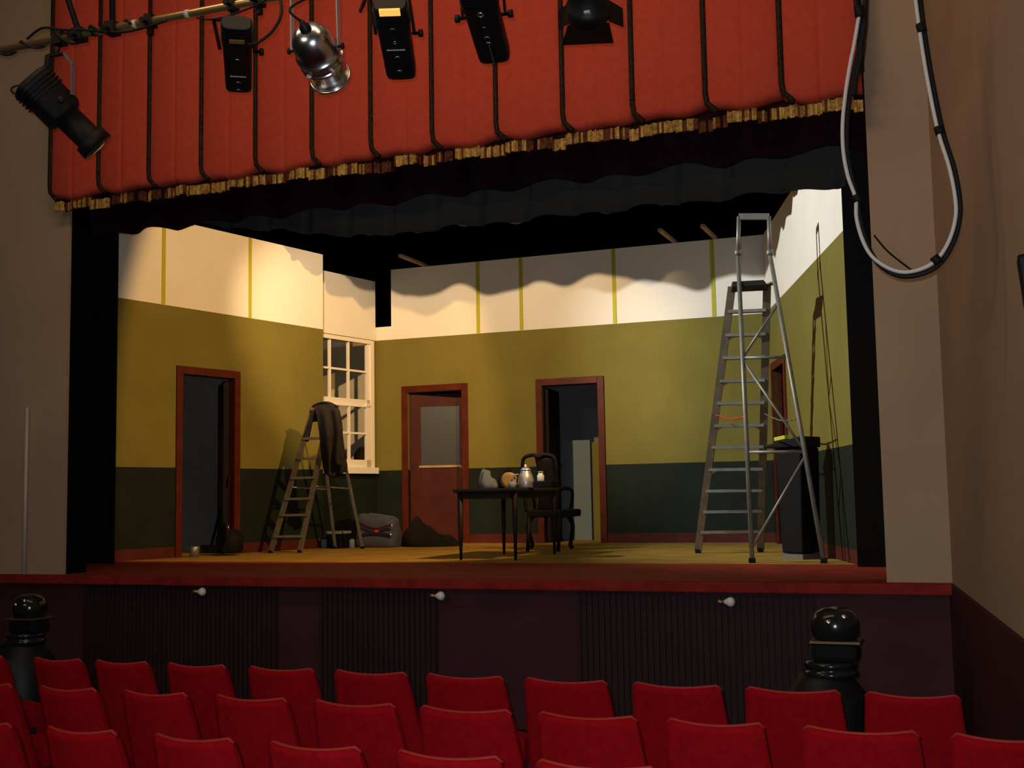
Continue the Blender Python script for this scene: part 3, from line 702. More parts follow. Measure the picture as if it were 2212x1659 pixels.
mb = MB(); mb.tube(spline([on_line(A, At, 896), lerp(on_line(A, At, 896), on_line(B, Bt, 900), .5) + V((0, 0, -.03)), on_line(B, Bt, 900)]), .007, 6); tag(mb.build('stay_cord', 'redplastic', ld), 'red stay cord')
mb = MB(); mb.tube(spline([on_line(Cc, Ct, 893), lerp(on_line(Cc, Ct, 893), on_line(D, Dt, 905), .5) + V((0, 0, -.04)), on_line(D, Dt, 905)]), .007, 6); mb.build('stay_cord', 'steel', ld)
# platform support struts
for p, q in ((At, on_line(B, Bt, 610)), (Ct, on_line(D, Dt, 610))):
    mb = MB(); mb.bar(p, q, .02, .03); mb.build('platform_rail', 'alu', ld)

# ------------------------------------------------------------------ left stepladder with coat
sl = thing('stepladder', (-7.15, 12.1, S), 'small aluminium stepladder below the sash window with a coat over its top', 'ladder')
a0, a1 = at(585, 1190, 11.62), at(648, 1191, 11.70); b0, b1 = at(724, 1179, 12.66), at(783, 1180, 12.60)
for p in (a0, a1, b0, b1): p.z = S + .015
t0, t1 = at(676, 884, 12.02), at(712, 882, 12.06)
r0, r1_ = at(690, 890, 12.12), at(722, 888, 12.16)
for p, q in ((a0, t0), (a1, t1)):
    mb = MB(); mb.bar(p, q, .022, .06, (1, 0, 0)); st_ = mb.build('climbing_stile', 'ladsteel', sl)
    mb = MB(); mb.box(p, (.035, .06, .03)); mb.build('rubber_foot', 'blackplastic', st_)
for p, q in ((b0, r0), (b1, r1_)):
    mb = MB(); mb.bar(p, q, .02, .03, (1, 0, 0)); st_ = mb.build('rear_leg', 'alu', sl)
    mb = MB(); mb.box(p, (.03, .04, .03)); mb.build('rubber_foot', 'blackplastic', st_)
for y_ in (948, 991, 1033, 1078, 1113, 1159):
    p = on_line(a0, t0, y_); t = (p - a0).length / (t0 - a0).length; q = lerp(a1, t1, t)
    mb = MB(); mb.bar(p, q, .08, .025); mb.build('tread', 'ladsteel', sl)
mb = MB(); c_ = (t0 + t1 + r0 + r1_) / 4; q = [t0 + V((-.02, -.06, 0)), t1 + V((.02, -.06, 0)), r1_ + V((.02, .02, 0)), r0 + V((-.02, .02, 0))]; zt_ = max(p.z for p in q)
mb.hexa([V((p.x, p.y, zt_ - .02)) for p in q], [V((p.x, p.y, zt_ + .01)) for p in q]); mb.build('top_platform', 'ladsteel', sl)
p = on_line(a1, t1, 1050); q = on_line(b1, r1_, 1056); mb = MB(); mb.tube([p, q], .009, 8); mb.build('spreader_bar', 'alu', sl)
p = on_line(a0, t0, 1052); q = on_line(b0, r0, 1058); mb = MB(); mb.tube([p, q], .009, 8); mb.build('spreader_bar', 'alu', sl)

# coat draped over the top
coat = thing('coat', (at(705, 870, 11.95).x, 12.0, at(705, 870, 11.95).z), 'dark charcoal coat draped over the top of the small stepladder', 'coat')
prof_l = [(678, 876), (684, 900), (690, 940), (693, 975), (697, 1005), (700, 1022)]
prof_r = [(712, 871), (728, 888), (735, 930), (741, 975), (747, 1008), (744, 1020)]
def pick(P, t):
    k = t * (len(P) - 1); i = min(int(k), len(P) - 2); f_ = k - i
    return P[i][0] + (P[i + 1][0] - P[i][0]) * f_, P[i][1] + (P[i + 1][1] - P[i][1]) * f_
def fcoat(u, v):
    l = pick(prof_l, v); r = pick(prof_r, v); px = l[0] + (r[0] - l[0]) * u; py = l[1] + (r[1] - l[1]) * u
    yv = 11.86 - .05 * math.sin(PI * min(1, v * 1.3)) + .03 * math.sin(u * 11 + v * 2) * (.3 + v) - .03 * math.sin(PI * u) + .14 * (1 - min(1, v * 6)) ** 2
    if v > .9: py += 10 * math.sin(u * PI) * (v - .9) * 10 * (1 if u < .6 else .3)
    return at(px, py, yv)
mb = MB(); mb.shell(fcoat, 20, 24, (0, .045, .0)); mb.build('coat_body', 'rag', coat)
def fc2(u, v):   # part falling behind, over the far side, and the shoulder hump
    px = 675 + 46 * u - 10 * (1 - u) * v; py = 868 + 8 * (2 * u - 1) ** 2 + 40 * v ** 1.4 + (6 if v > .7 else 0) * u
    return at(px, py, 11.98 + .12 * v - .04 * math.sin(PI * u))
mb = MB(); mb.shell(fc2, 14, 8, (0, .05, .01)); mb.build('coat_shoulder', 'rag', coat)
def fc3(u, v):   # sleeve
    px = 716 + 14 * u + 9 * v + 4 * math.sin(v * 5); py = 885 + 120 * v
    return at(px, py, 11.80 - .03 * math.sin(PI * u) - .02 * v)
mb = MB(); mb.shell(fc3, 8, 14, (0, .035, 0)); mb.build('sleeve', 'rag', coat)
def fc4(u, v):   # strip hanging on the left stile
    px = 672 - 14 * v + 7 * u - 8 * v * v * (1 - u); py = 884 + 70 * v
    return at(px, py, 11.97 - .05 * v)
mb = MB(); mb.shell(fc4, 4, 10, (0, .02, 0)); mb.build('coat_belt', 'rag', coat)

# ------------------------------------------------------------------ bags and bits by the back wall
def blob(name, m, pts_fn, nu, nv, parent=None):
    mb = MB(); mb.grid(pts_fn, nu, nv); return mb.build(name, m, parent)
bagY = 12.95
g = thing('tool_bag', V((at(803, 1183, bagY).x, bagY, S)), 'grey canvas tool bag with dark straps beside the small stepladder', 'bag')
x0, x1 = at(762, 1160, bagY).x, at(849, 1160, bagY).x; ztop_l, ztop_r = at(785, 1109, bagY).z, at(845, 1122, bagY).z
def bagf(u, v):
    an = 2 * PI * u; c, s_ = math.cos(an), math.sin(an); p = 5
    X = (x0 + x1) / 2 + math.copysign(abs(c) ** (2 / p), c) * (x1 - x0) / 2 * (1 - .10 * v * v)
    Yv = bagY + .16 + math.copysign(abs(s_) ** (2 / p), s_) * .16 * (1 - .35 * v ** 2)
    tz = ztop_l + (ztop_r - ztop_l) * max(0, min(1, (X - x0) / (x1 - x0))) + .02 * math.sin(X * 23)
    return (X, Yv - .012 * math.sin(v * 9), S + (tz - S) * v)
mb = MB(); mb.grid(bagf, 40, 14); top = [V(bagf(k / 40, 1)) for k in range(40)]; mb.add(top, [tuple(range(40))]); bot = [V(bagf(k / 40, 0)) for k in range(40)]; mb.add(bot, [tuple(range(40))]); mb.build('bag_body', 'bagcloth', g)
xm = (x0 + x1) / 2 + .03
for pa_, pb_, pc_ in (((775, 1130), (808, 1143), (846, 1134)), ((775, 1158), (808, 1150), (846, 1157))):
    mb = MB(); pts = spline([at(*pa_, bagY - .012), at(*pb_, bagY - .02), at(*pc_, bagY - .012)], 6)
    for i in range(len(pts) - 1): mb.bar(pts[i], pts[i + 1], .008, .03, (0, 0, 1))
    mb.build('strap', 'strap', g)
mb = MB(); mb.box(at(814, 1147, bagY - .02), (.05, .016, .03)); mb.build('grip_wrap', 'redplastic', g)
for p in ((846, 1135), (844, 1155)):
    mb = MB(); mb.lathe(at(*p, bagY - .012), (0, -1, 0), [(0, .016), (.006, .016), (.012, .010), (.014, .002)], 12); mb.build('buckle', 'chrome', g)
c = at(831, 1121, bagY + .1); mb = MB(); mb.lathe(V((c.x, bagY + .12, c.z - .035)), (0, 0, 1), [(0, .03), (.02, .042), (.04, .042), (.05, .034), (.052, .01)], 16); tag(mb.build('tape_roll', 'orange'), 'small orange tape roll lying on top of the tool bag', 'tape')
# black cloth heap in front of the glazed door
hx0, hx1 = at(850, 1170, 13.15).x, at(978, 1170, 13.15).x
def heap(u, v):
    an = 2 * PI * u; X = (hx0 + hx1) / 2 + math.cos(an) * (hx1 - hx0) / 2 * (1 - v) ** .7
    Yv = 13.4 + math.sin(an) * .36 * (1 - v) ** .7; s_ = (X - hx0) / (hx1 - hx0)
    hgt = .46 * math.exp(-((s_ - .18) / .26) ** 2) + .16 * math.exp(-((s_ - .75) / .3) ** 2)
    return (X, Yv, S + hgt * v ** .6 * (1 + .10 * math.sin(X * 26 + Yv * 17)) + (.0 if v == 0 else .004))
mb = MB(); mb.grid(heap, 48, 14); mb.add([V(heap(k / 48, 0)) for k in range(48)], [tuple(range(48))]); tag(mb.build('cloth_heap', 'heapcloth'), 'heap of black cloth on the stage floor below the glazed door', 'cloth')
# cable reel with a red hub and jars, under the stepladder
rY = 13.0; c = at(743, 1152, rY); R_ = (c.z - S)
rl = thing('cable_reel', V((c.x, rY, S)), 'round black cable reel with red hub behind the small stepladder', 'reel')
mb = MB(); mb.lathe(V((c.x, rY, S + R_)), (0, 1, 0), [(0, R_), (.015, R_), (.016, R_ * .72), (.12, R_ * .72), (.121, R_), (.136, R_)], 28); mb.build('drum', 'blackplastic', rl)
mb = MB(); mb.lathe(V((c.x, rY, S + R_)), (0, -1, 0), [(0, .035), (.02, .035), (.026, .025), (.028, .002)], 16); tag(mb.build('hub', 'redplastic', rl), 'red hub')
for px, m, lb in ((700, 'palegrey', 'small pale jar on the floor left of the cable reel'), (760, 'palegrey', 'small pale jar on the floor right of the cable reel')):
    c = at(px, 1180, 12.85); j = thing('jar', V((c.x, 12.85, S)), lb, 'jar', 'jars beside the reel')
    mb = MB(); mb.lathe(V((c.x, 12.85, S)), (0, 0, 1), [(0, .03), (.005, .035), (.09, .035), (.105, .026), (.11, .026)], 16); mb.build('jar_body', m, j)
    mb = MB(); mb.lathe(V((c.x, 12.85, S + .11)), (0, 0, 1), [(0, .03), (.018, .03), (.019, .002)], 16); mb.build('lid', 'blackplastic', j)
c0, c1 = at(708, 1143, 12.7), at(738, 1143, 12.7)
mb = MB(); mb.box(((c0.x + c1.x) / 2, 12.80, S + .09), (c1.x - c0.x, .22, .17)); mb.m = 1; mb.box(((c0.x + c1.x) / 2, 12.80, S + .19), (c1.x - c0.x + .02, .24, .03))
tag(mb.build('toolbox', ['blackplastic', 'greyback'], fixn=False), 'low dark toolbox with grey lid behind the cable reel', 'box')

# ------------------------------------------------------------------ left doorway: leaning broom and vacuum
p0, p1 = at(455, 1172, 11.6), at(496, 1020, 11.75); p0 = V((p0.x, 11.6, S + .06))
br = thing('broom', V((p0.x, p0.y, S)), 'dark broom leaning in the left doorway', 'broom')
mb = MB(); mb.tube([p0, p0 + (p1 - p0) * 1.25], .014, 8); mb.build('broom_handle', 'blackplastic', br)
mb = MB(); mb.hexa([V((p0.x + sx * .16, p0.y + sy * .035, S + .0)) for sx, sy in ((-1, -1), (1, -1), (1, 1), (-1, 1))], [V((p0.x + sx * .12, p0.y + sy * .022, S + .09)) for sx, sy in ((-1, -1), (1, -1), (1, 1), (-1, 1))]); mb.build('broom_head', 'rag', br)
c = at(484, 1180, 11.05)
vc = thing('vacuum_cleaner', V((c.x, 11.1, S)), 'black tub vacuum cleaner on the floor of the left doorway', 'vacuum cleaner')
mb = MB(); mb.lathe(V((c.x, 11.15, S + .03)), (0, 0, 1), [(0, .13), (.02, .15), (.16, .15), (.18, .14), (.24, .11), (.26, .04)], 24); mb.build('tub', 'blackplastic', vc)
mb = MB(); hp = at(493, 1140, 11.02); mb.tube([hp + V((0, 0, -.05)), hp + V((0, 0, .03))], .008, 8); mb.build('hose_clip', 'chrome', vc)
mb = MB(); mb.tube(spline([V((c.x - .02, 11.04, S + .25)), V((c.x + .06, 10.99, S + .34)), V((c.x + .09, 10.98, S + .2)), V((c.x + .05, 10.96, S + .04))]), .018, 8); mb.build('hose', 'blackplastic', vc)
c = at(442, 1160, 11.05); mb = MB(); mb.lathe(V((c.x + .05, 10.80, S)), (0, 0, 1), [(0, .05), (.10, .055), (.11, .05), (.112, .045), (.01, .04)], 18); tag(mb.build('tin', 'steel'), 'small dull tin on the floor beside the broom', 'tin')

# ------------------------------------------------------------------ table and what stands on it
tb = thing('table', (-4.32, 10.95, S), 'small black table standing at centre stage', 'table')
legs = [(-4.591, 10.37), (-4.041, 10.37), (-4.607, 11.5), (-4.058, 11.5)]
TZ = S + .665
mb = MB(); mb.box((-4.325, 10.935, TZ - .0175), (.64, 1.24, .035)); mb.build('tabletop', 'tablewood', tb, bevel=.01)
mb = MB(); mb.box((-4.325, 10.37, TZ - .065), (.5, .02, .06)); mb.box((-4.325, 11.5, TZ - .065), (.5, .02, .06)); mb.box((-4.595, 10.935, TZ - .065), (.02, 1.08, .06)); mb.box((-4.055, 10.935, TZ - .065), (.02, 1.08, .06)); mb.build('apron_rail', 'tablewood', tb, fixn=False)
for x_, y_ in legs:
    mb = MB(); mb.tube([(x_, y_, S), (x_, y_, S + .3), (x_, y_, TZ - .03)], [.013, .02, .028], 10); mb.build('leg', 'tablewood', tb)
tY = 10.7
def item(px): return at(px, 1040, tY).x
k = item(1098); mb = MB(); mb.lathe((k, tY, TZ + .077), (0, 1, 0), [(0, .045), (0, .077), (.05, .077), (.05, .045)], 28); mb.lathe((k, tY + .01, TZ + .077), (0, 1, 0), [(0, .046), (.02, .046)], 24)
tag(mb.build('cardboard_disc', 'tan', fixn=False), 'round tan roll standing on edge in the middle of the table', 'roll')
k = item(1136); pot = thing('jug', (k, tY, TZ), 'silver metal jug with a lid on the table', 'jug')
mb = MB(); mb.lathe((k, tY, TZ), (0, 0, 1), [(0, .07), (.01, .075), (.07, .078), (.12, .065), (.155, .048), (.165, .046)], 24); mb.build('jug_body', 'silver', pot)
mb = MB(); mb.lathe((k, tY, TZ + .165), (0, 0, 1), [(0, .05), (.008, .05), (.03, .03), (.035, .012), (.055, .014), (.06, .002)], 20); mb.build('lid', 'silver', pot)
mb = MB(); mb.tube(spline([V((k - .07, tY - .01, TZ + .13)), V((k - .115, tY - .02, TZ + .12)), V((k - .12, tY - .02, TZ + .06)), V((k - .075, tY - .01, TZ + .035))]), .008, 8); mb.build('handle', 'silver', pot)
k = item(1118); mb = MB(); mb.lathe((k - .01, tY - .12, TZ), (0, 0, 1), [(0, .035), (.06, .04), (.062, .036), (.01, .03)], 18); tag(mb.build('cup', 'palegrey'), 'small pale cup in front of the jug', 'cup')
k = item(1168); jr = thing('jar', (k, tY, TZ), 'small clear jar standing right of the silver jug', 'jar')
mb = MB(); mb.lathe((k, tY, TZ + .06), (0, 0, 1), [(0, .03), (.005, .034), (.055, .034), (.065, .024), (.08, .024)], 16); mb.build('jar_body', 'glass', jr)
mb = MB(); mb.lathe((k, tY, TZ + .14), (0, 0, 1), [(0, .026), (.015, .026), (.016, .002)], 16); mb.build('lid', 'palegrey', jr)
k = item(1178); mb = MB(); mb.box((k, tY + .02, TZ + .03), (.19, .22, .06)); tag(mb.build('box', 'blackplastic', bevel=.006), 'flat dark box under the clear jar on the table', 'box')
def ragf(u, v):
    an = 2 * PI * u; r = (1 - v) ** .8
    k_ = item(1054); X = k_ + math.cos(an) * .10 * r; Yv = tY + math.sin(an) * .12 * r
    return (X + .03 * v, Yv, TZ + .002 + (.125 - .05 * math.cos(an - .5)) * min(1, v * 2.2) ** .6 * (1 + .22 * math.sin(7 * an + v * 5) * (1 - v)) * (1 if v < .98 else .92))
mb = MB(); mb.grid(ragf, 40, 10); mb.add([V(ragf(j / 40, 0)) for j in range(40)], [tuple(range(40))]); tag(mb.build('rag', 'ragblue'), 'crumpled blue grey rag at the left of the table', 'cloth')
def ragf2(u, v):
    an = 2 * PI * u; r = (1 - v) ** .8; k_ = item(1080)
    return (k_ + math.cos(an) * .13 * r, tY + .22 + math.sin(an) * .10 * r, TZ + .002 + .17 * v ** .6 * (1 + .2 * math.sin(5 * an + v * 4)))
mb = MB(); mb.grid(ragf2, 36, 10); mb.add([V(ragf2(j / 36, 0)) for j in range(36)], [tuple(range(36))]); tag(mb.build('rag', 'heapcloth'), 'dark crumpled cloth behind the tan roll on the table', 'cloth')

# ------------------------------------------------------------------ armchair behind the table
cy = 12.05
X = lambda px, Y_=cy, py=1100: at(px, py, Y_).x
bw0, bw1 = X(1134), X(1207)
ch = thing('armchair', ((bw0 + bw1) / 2, cy, S), 'dark wooden chair with arched back and curved legs behind the table', 'chair')
zt = at(1160, 982, cy).z; zs = S + .42
ang = 0
mb = MB(); pts = [(bw0 + .015, cy, zs), (bw0 + .005, cy - .02, zs + .25), (bw0, cy - .05, zt - .12), (bw0 + .03, cy - .06, zt - .03), ((bw0 + bw1) / 2 - .06, cy - .06, zt - .005), ((bw0 + bw1) / 2, cy - .06, zt - .03), ((bw0 + bw1) / 2 + .06, cy - .06, zt - .005), (bw1 - .03, cy - .06, zt - .03), (bw1, cy - .05, zt - .12), (bw1 - .005, cy - .02, zs + .25), (bw1 - .015, cy, zs)]
mb.tube(spline(pts, 5), .020, 8); mb.build('back_frame', 'darkwood', ch)
sa, sb = X(1161), X(1203)
def splat(u, v):
    w_ = 1 - .18 * math.sin(PI * v * 2) ** 2
    x_ = (sa + sb) / 2 + (sb - sa) / 2 * (2 * u - 1) * w_
    return (x_, cy - .055 * v, zs + (zt - .02 - zs) * v)
mb = MB(); mb.shell(splat, 6, 12, (0, .02, 0)); mb.build('splat', 'darkwood', ch)
mb = MB(); s0, s1 = X(1139), X(1222); mb.hexa([V(p) for p in ((s0, cy - .03, zs - .06), (s1 - .05, cy - .03, zs - .06), (s1 + .03, cy + .45, zs - .06), (s0 - .02, cy + .45, zs - .06))], [V(p) for p in ((s0, cy - .03, zs + .02), (s1 - .05, cy - .03, zs + .02), (s1 + .03, cy + .45, zs + .02), (s0 - .02, cy + .45, zs + .02))]); mb.build('seat', 'darkwood', ch, bevel=.02)
for px in (1144, 1210):
    x_ = X(px, cy, 1190); mb = MB(); mb.tube([(x_, cy - .06, S), (x_, cy - .02, S + .2), (x_, cy, zs - .05)], [.020, .022, .026], 8); mb.build('leg', 'darkwood', ch)
for px, sgn in ((1234, 1), (1150, -1)):
    x_ = at(px, 1185, cy + .42).x; mb = MB()
    mb.tube(spline([(x_ - .06 * sgn, cy + .42, zs - .02), (x_ + .0 * sgn, cy + .40, zs - .08), (x_ + .035 * sgn, cy + .38, zs - .17), (x_ + .01 * sgn, cy + .40, S + .12), (x_ - .005 * sgn, cy + .41, S + .05), (x_ + .02 * sgn, cy + .40, S + .015)], 5), [.03] * 6 + [.034] * 5 + [.026] * 5 + [.018] * 5 + [.018] * 4 + [.024], 10) if False else mb.tube(spline([(x_ - .06 * sgn, cy + .42, zs - .02), (x_ + .0 * sgn, cy + .40, zs - .08), (x_ + .035 * sgn, cy + .38, zs - .17), (x_ + .01 * sgn, cy + .40, S + .12), (x_ - .005 * sgn, cy + .41, S + .05), (x_ + .02 * sgn, cy + .40, S + .018)], 5), .024, 10)
    mb.build('cabriole_leg', 'darkwood', ch)
for sgn, xb in ((-1, bw0), (1, bw1)):
    mb = MB(); mb.tube(spline([(xb, cy - .02, zs + .24), (xb + .03 * sgn, cy + .15, zs + .25), (xb + .05 * sgn, cy + .30, zs + .22), (xb + .03 * sgn, cy + .36, zs + .12), (xb + .01 * sgn, cy + .34, zs)]), .017, 8); mb.build('arm', 'darkwood', ch)

# ------------------------------------------------------------------ lidded bin behind the tall ladder
P1, P2 = atz(1682, 1187, S), atz(1769, 1195, S)
P1 = V((P1.x + .02, min(P1.y, 12.35), S)); P2 = V((P2.x - .0, P2.y, S))
P1 = at(1683, 1187, 10.75); P2 = at(1738, 1195, 10.62); P1.z = P2.z = S
dd = (P2 - P1).normalized(); nn = V((-dd.y, dd.x, 0)); nn = nn if nn.x > 0 or nn.y > 0 else -nn
bn = thing('bin', (P1 + P2) / 2, 'tall black lidded bin standing behind the tall platform ladder', 'bin')
nb = nn * .27; hz1, hz2 = at(1682, 958, 10.75).z, at(1740, 945, 10.6).z; hz = (hz1 + hz2) / 2
q = [P1 + dd * .03, P2 - dd * .02, P2 - dd * .02 + nb, P1 + dd * .03 + nb]; qt = [P1, P2 - dd * .0, P2 + nb, P1 + nb]
mb = MB(); mb.hexa([p + V((0, 0, .05)) for p in q], [V((p.x, p.y, hz - .06)) for p in qt]); mb.build('bin_body', 'blackplastic', bn, bevel=.015)
mb = MB(); q2 = [P1 - dd * .10 - nn * .03, P2 + dd * .02 - nn * .03, P2 + dd * .02 + nb, P1 - dd * .06 + nb]
mb.hexa([V((p.x, p.y, hz - .06)) for p in q2], [V((p.x, p.y, hz - .035 + (.07 if i in (1, 2) else 0))) for i, p in enumerate(q2)]); mb.build('lid', 'blackplastic', bn, bevel=.01)
mb = MB(); mb.hexa([p for p in q], [p + V((0, 0, .045)) for p in q]); tag(mb.build('base_plate', 'steel', bn), 'grey metal base plate')
mb = MB(); cc = lerp(q2[0], q2[1], .3) + nn * .1; mb.bar(V((cc.x, cc.y, hz + .02)) - dd * .06, V((cc.x, cc.y, hz + .035)) + dd * .06, .06, .035); tag(mb.build('sponge', 'lime', bevel=.006), 'lime green sponge lying on the bin lid', 'sponge')

# ------------------------------------------------------------------ bulbs along the stage front
for px, py, lb in ((430, 1278, 'leftmost white bulb on the dark stage front'), (944, 1287, 'white bulb in brass holder below the table on the stage front'), (1568, 1300, 'white bulb in brass holder below the tall ladder on the stage front')):
    p = at(px, py, 7.96); bl = thing('bulb', p, lb, 'bulb', 'bulbs along the stage front')
    mb = MB(); mb.lathe(p + V((-.012, 0, 0)), (1, 0, 0), [(0, .013), (.012, .018), (.028, .029), (.045, .033), (.06, .028), (.07, .014), (.073, .002)], 18); mb.build('glass_bulb', 'bulb', bl)
    mb = MB(); mb.lathe(p + V((-.055, 0, 0)), (1, 0, 0), [(0, .012), (.005, .016), (.02, .016), (.025, .013), (.043, .013)], 14); mb.tube([p + V((-.05, 0, 0)), p + V((-.05, .06, 0))], .008, 8); mb.build('brass_holder', 'brass', bl)

# ------------------------------------------------------------------ black floor lanterns in front of the stage
def floor_lantern(pxc, Y_, label, ztop_px):
    c = at(pxc, 1400, Y_); zt_ = at(pxc, ztop_px, Y_).z
    r = thing('floor_lantern', (c.x, Y_, 0), label, 'stage light', 'floor lanterns in front of the stage')
    o_ = V((c.x, Y_, 0))
    mb = MB(); mb.lathe(o_ + V((-.06, 0, 0)), (0, 0, 1), [(0, .24), (.02, .25), (zt_ - .50, .235), (zt_ - .44, .20), (zt_ - .37, .145), (zt_ - .355, .135)], 32); mb.build('flared_base', 'lampblack', r)
    mb = MB(); mb.lathe(o_ + V((-.03, 0, 0)), (0, 0, 1), [(zt_ - .36, .13), (zt_ - .355, .142), (zt_ - .335, .142), (zt_ - .33, .13), (zt_ - .315, .13), (zt_ - .31, .138), (zt_ - .29, .138), (zt_ - .28, .12)], 32); tag(mb.build('collar', 'gloss', r), 'glossy ribbed collar')
    mb = MB(); mb.box(o_ + V((0, 0, zt_ - .235)), (.24, .18, .10)); mb.build('neck_block', 'blackplastic', r, bevel=.03)
    mb = MB(); mb.box(o_ + V((.005, -.0, zt_ - .178)), (.255, .22, .012)); tag(mb.build('trim_band', 'bandbrass', r), 'thin brass band')
    mb = MB(); mb.lathe(o_ + V((0, 0, 0)), (0, 0, 1), [(zt_ - .172, .11), (zt_ - .12, .125), (zt_ - .07, .122), (zt_ - .03, .10), (zt_ - .008, .06), (zt_, .004)], 32); mb.build('dome_head', 'gloss', r)
    for dx in (-.02, .06):
        mb = MB(); mb.lathe(o_ + V((dx, -.118, zt_ - .065 + dx * .35)), (0, -1, .2), [(0, .016), (.008, .015), (.012, .008), (.013, .001)], 12); mb.build('glint_cap', 'chrome', r)  # chrome discs stand in for the two highlights on the dome
    return r
floor_lantern(1806, 6.6, 'black domed floor lantern on the right, before the stage front', 1310)
floor_lantern(62, 7.0, 'black domed floor lantern at far left before the stage front', 1282)

# ------------------------------------------------------------------ speaker on the right wall, conduit on the left
p = at(2203, 618, 5.2)
sp = thing('speaker', (p.x + .05, 5.2, p.z), 'black wall speaker at the right edge beside the beige wall', 'speaker')
RY = Matrix.Rotation(math.radians(-5), 3, 'Y')
mb = MB(); mb.box((p.x + .045, 5.2, p.z), (.08, .15, .24), RY); mb.build('cabinet', 'blackplastic', sp, bevel=.008)
mb = MB(); mb.box((p.x + .045, 5.12, p.z), (.066, .01, .21), RY); mb.build('grille', 'lampdull', sp)
mb = MB(); mb.box((p.x + .09, 5.22, p.z), (.03, .04, .04)); mb.build('bracket', 'lampdull', sp)
pb_, pt_ = at(51, 1228, 8.04), at(60, 870, 8.04)
mb = MB(); mb.tube([(pb_.x, 8.045, S), (pb_.x, 8.045, at(57, 880, 8.04).z)], .016, 12); tag(mb.build('conduit', 'conduit'), 'conduit pipe running up the left beige wall', 'pipe')  # cut to the length of the highlight

# ------------------------------------------------------------------ auditorium seats
ROWY = (5.09, 4.31, 3.54); K = 1.0946
def make_seat():
    r = thing('theatre_seat', (0, 0, 0), 'seat', 'seat')
    wt, wb_, zt_, zb_ = .385, .465, .83, .36
    def back(u, v):
        s_ = 2 * u - 1; w_ = wb_ + (wt - wb_) * v; rr = .035
        y = -.03 * (1 - s_ * s_) * 1.0 + .155 * (1 - v) - .0
        z = zb_ + (zt_ - zb_) * v - (.016 * (1 - s_ * s_) * v) - (.02 * max(0, (abs(s_) - .9) / .1) ** 2 * v)
        return (w_ / 2 * s_, y, z)
    def th(u, v):
        e = min(1, (1 - v) * 9 + .35) * min(1, (1 - abs(2 * u - 1)) * 9 + .4)
        return V((0, .06 * e, 0))
    mb = MB(); mb.shell(back, 18, 16, th); mb.build('backrest', 'seat', r)
    mb = MB(); mb.tube([V(back(k / 18, 1)) + V((0, .012, .002)) for k in range(19)], .0065, 6); mb.build('piping', 'piping', r)
    # tipped up squab
    def sq(u, v):
        s_ = 2 * u - 1; return (.20 * s_, .20 + .05 * (1 - v) + .03 * v, .26 + .27 * v - .02 * s_ * s_)
    mb = MB(); mb.shell(sq, 10, 10, (0, .09, .01)); mb.build('squab', 'seat', r)
    for sx in (-1, 1):
        mb = MB(); mb.box((sx * .232, .19, .21), (.018, .07, .42)); mb.box((sx * .232, .20, .01), (.03, .22, .02)); mb.build('standard', 'seatmetal', r)
    return r
proto = make_seat(); first = True
seats = []
rows = [
    [(-90, 10), (60, 185), (200, 322), (355, 490), (530, 682), (717, 882), (918, 1088), (1130, 1312), (1362, 1560), (1605, 1820), (1868, 2075)],
    [(-82, 30), (80, 208), (255, 410), (460, 620), (675, 853), (905, 1103), (1160, 1375), (1438, 1650), (1728, 1990), (2055, 2300)],
    [(-140, 30), (90, 255), (325, 505), (570, 785), (850, 1085), (1155, 1420)]]
rowy = [1424, 1485, 1565]
slope = [.0367, .051, .075]
ordn = ['first', 'second', 'third', 'fourth', 'fifth', 'sixth', 'seventh', 'eighth', 'ninth', 'tenth', 'eleventh']
rname = ['the row nearest the stage', 'the middle row', 'the nearest row']
for ri, row in enumerate(rows):
    for si, (pa_, pb_) in enumerate(row):
        ca = at(pa_, rowy[ri] + slope[ri] * max(pa_, 0), ROWY[ri]).x; cb = at(pb_, rowy[ri] + slope[ri] * max(pb_, 0), ROWY[ri]).x
        if pa_ < 0: cb = at(pb_, rowy[ri], ROWY[ri]).x; ca = cb - .34
        if first: r = proto; first = False
        else:
            r = proto.copy(); C.objects.link(r)
            for chd in list(proto.children):
                cpy = chd.copy(); C.objects.link(cpy); cpy.parent = r
        r.location = ((ca + cb) / 2, ROWY[ri], 0)
        w_ = cb - ca; r.scale = (max(.72, min(1.0, w_ / .385, (.49 if si > 4 else .38 + .022 * si) / .49)), 1, 1)
        where = 'leftmost' if si == 0 else ('rightmost' if si == len(row) - 1 else ordn[si] + ' from the left')
        r['label'] = 'red theatre seat, %s in %s' % (where, rname[ri]); r['category'] = 'seat'; r['group'] = 'red theatre seats'

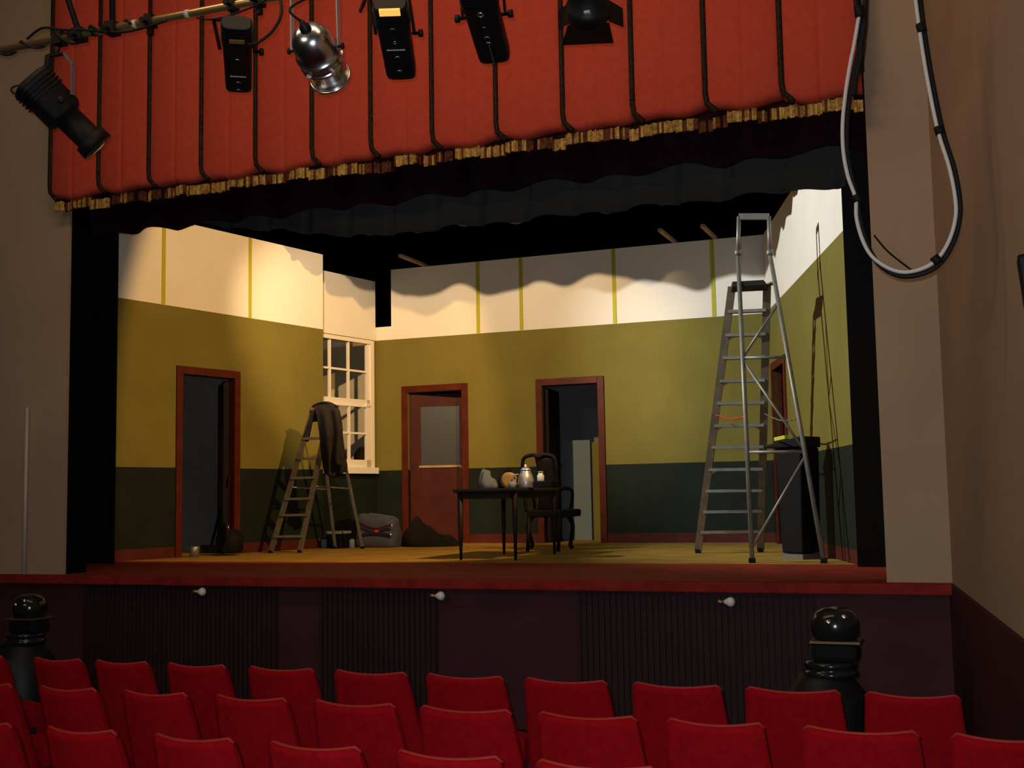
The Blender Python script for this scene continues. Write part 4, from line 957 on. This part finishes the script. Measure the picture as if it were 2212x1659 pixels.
# ------------------------------------------------------------------ lights
def spot(name, loc, target, energy, col, size, blend, rad=.04):
    l = bpy.data.lights.new(name, 'SPOT'); l.energy = energy; l.color = col; l.spot_size = math.radians(size); l.spot_blend = blend; l.shadow_soft_size = rad
    o = bpy.data.objects.new(name, l); C.objects.link(o); o.location = loc
    o.rotation_euler = (V(target) - V(loc)).to_track_quat('-Z', 'Y').to_euler(); return o
def area(name, loc, target, energy, col, sx, sy):
    l = bpy.data.lights.new(name, 'AREA'); l.energy = energy; l.color = col; l.shape = 'RECTANGLE'; l.size = sx; l.size_y = sy
    o = bpy.data.objects.new(name, l); C.objects.link(o); o.location = loc
    o.rotation_euler = (V(target) - V(loc)).to_track_quat('-Z', 'Y').to_euler(); return o
WARM, COOL = (1, .55, .18), (1, .97, .90)
def cone(name, loc, az, el, hw, hv, energy, col, blend):
    """spot lantern with an oval beam: az degrees left of upstage, el elevation, half widths"""
    a_, e_ = math.radians(az), math.radians(el)
    tgt = V(loc) + V((-math.sin(a_) * math.cos(e_), math.cos(a_) * math.cos(e_), math.sin(e_)))
    o = spot(name, loc, tgt, energy, col, 2 * hw, blend); o.scale = (1, math.tan(math.radians(hv)) / math.tan(math.radians(hw)), 1); return o
cone('stage warm right', (-1.9, 8.95, 5.15), 59, -20, 23, 36, 1180, WARM, .25)
cone('stage white left', (-6.2, 8.95, 5.10), -60, -18, 46, 36, 1180, COOL, .6)
cone('stage warm middle', (-5.5, 8.95, 4.95), 9, -18, 36, 27, 880, (1, .68, .36), .5)
area('house light', (-3.6, 4.6, 6.4), (-3.7, 8, 4.6), 70, (1, .66, .40), 5, .8)
area('side wall fill', (-5.0, -.5, 4.8), (.1, 6.2, 2.2), 60, (1, .82, .66), 2, 1.0)  # added unseen fill, aimed to brighten the right side wall
fl = bpy.data.lights.new('camera flash', 'SPOT'); fl.energy = 420; fl.spot_size = math.radians(90); fl.spot_blend = .8; fl.shadow_soft_size = .015; fl.color = (.86, .95, 1)
fo = bpy.data.objects.new('camera flash', fl); C.objects.link(fo); fo.location = EYE + up * .06 + rt * -.03; fo.rotation_euler = (EYE + fwd * 5 + up * .3 - fo.location).to_track_quat('-Z', 'Y').to_euler()

w = bpy.data.worlds.new('World'); bpy.context.scene.world = w; w.use_nodes = True
w.node_tree.nodes['Background'].inputs[0].default_value = (.8, .85, 1, 1); w.node_tree.nodes['Background'].inputs[1].default_value = .004
sc = bpy.context.scene
sc.view_settings.view_transform = 'Standard'; sc.view_settings.look = 'None'; sc.view_settings.exposure = 0; sc.view_settings.gamma = 1; sc.view_settings.use_curve_mapping = False
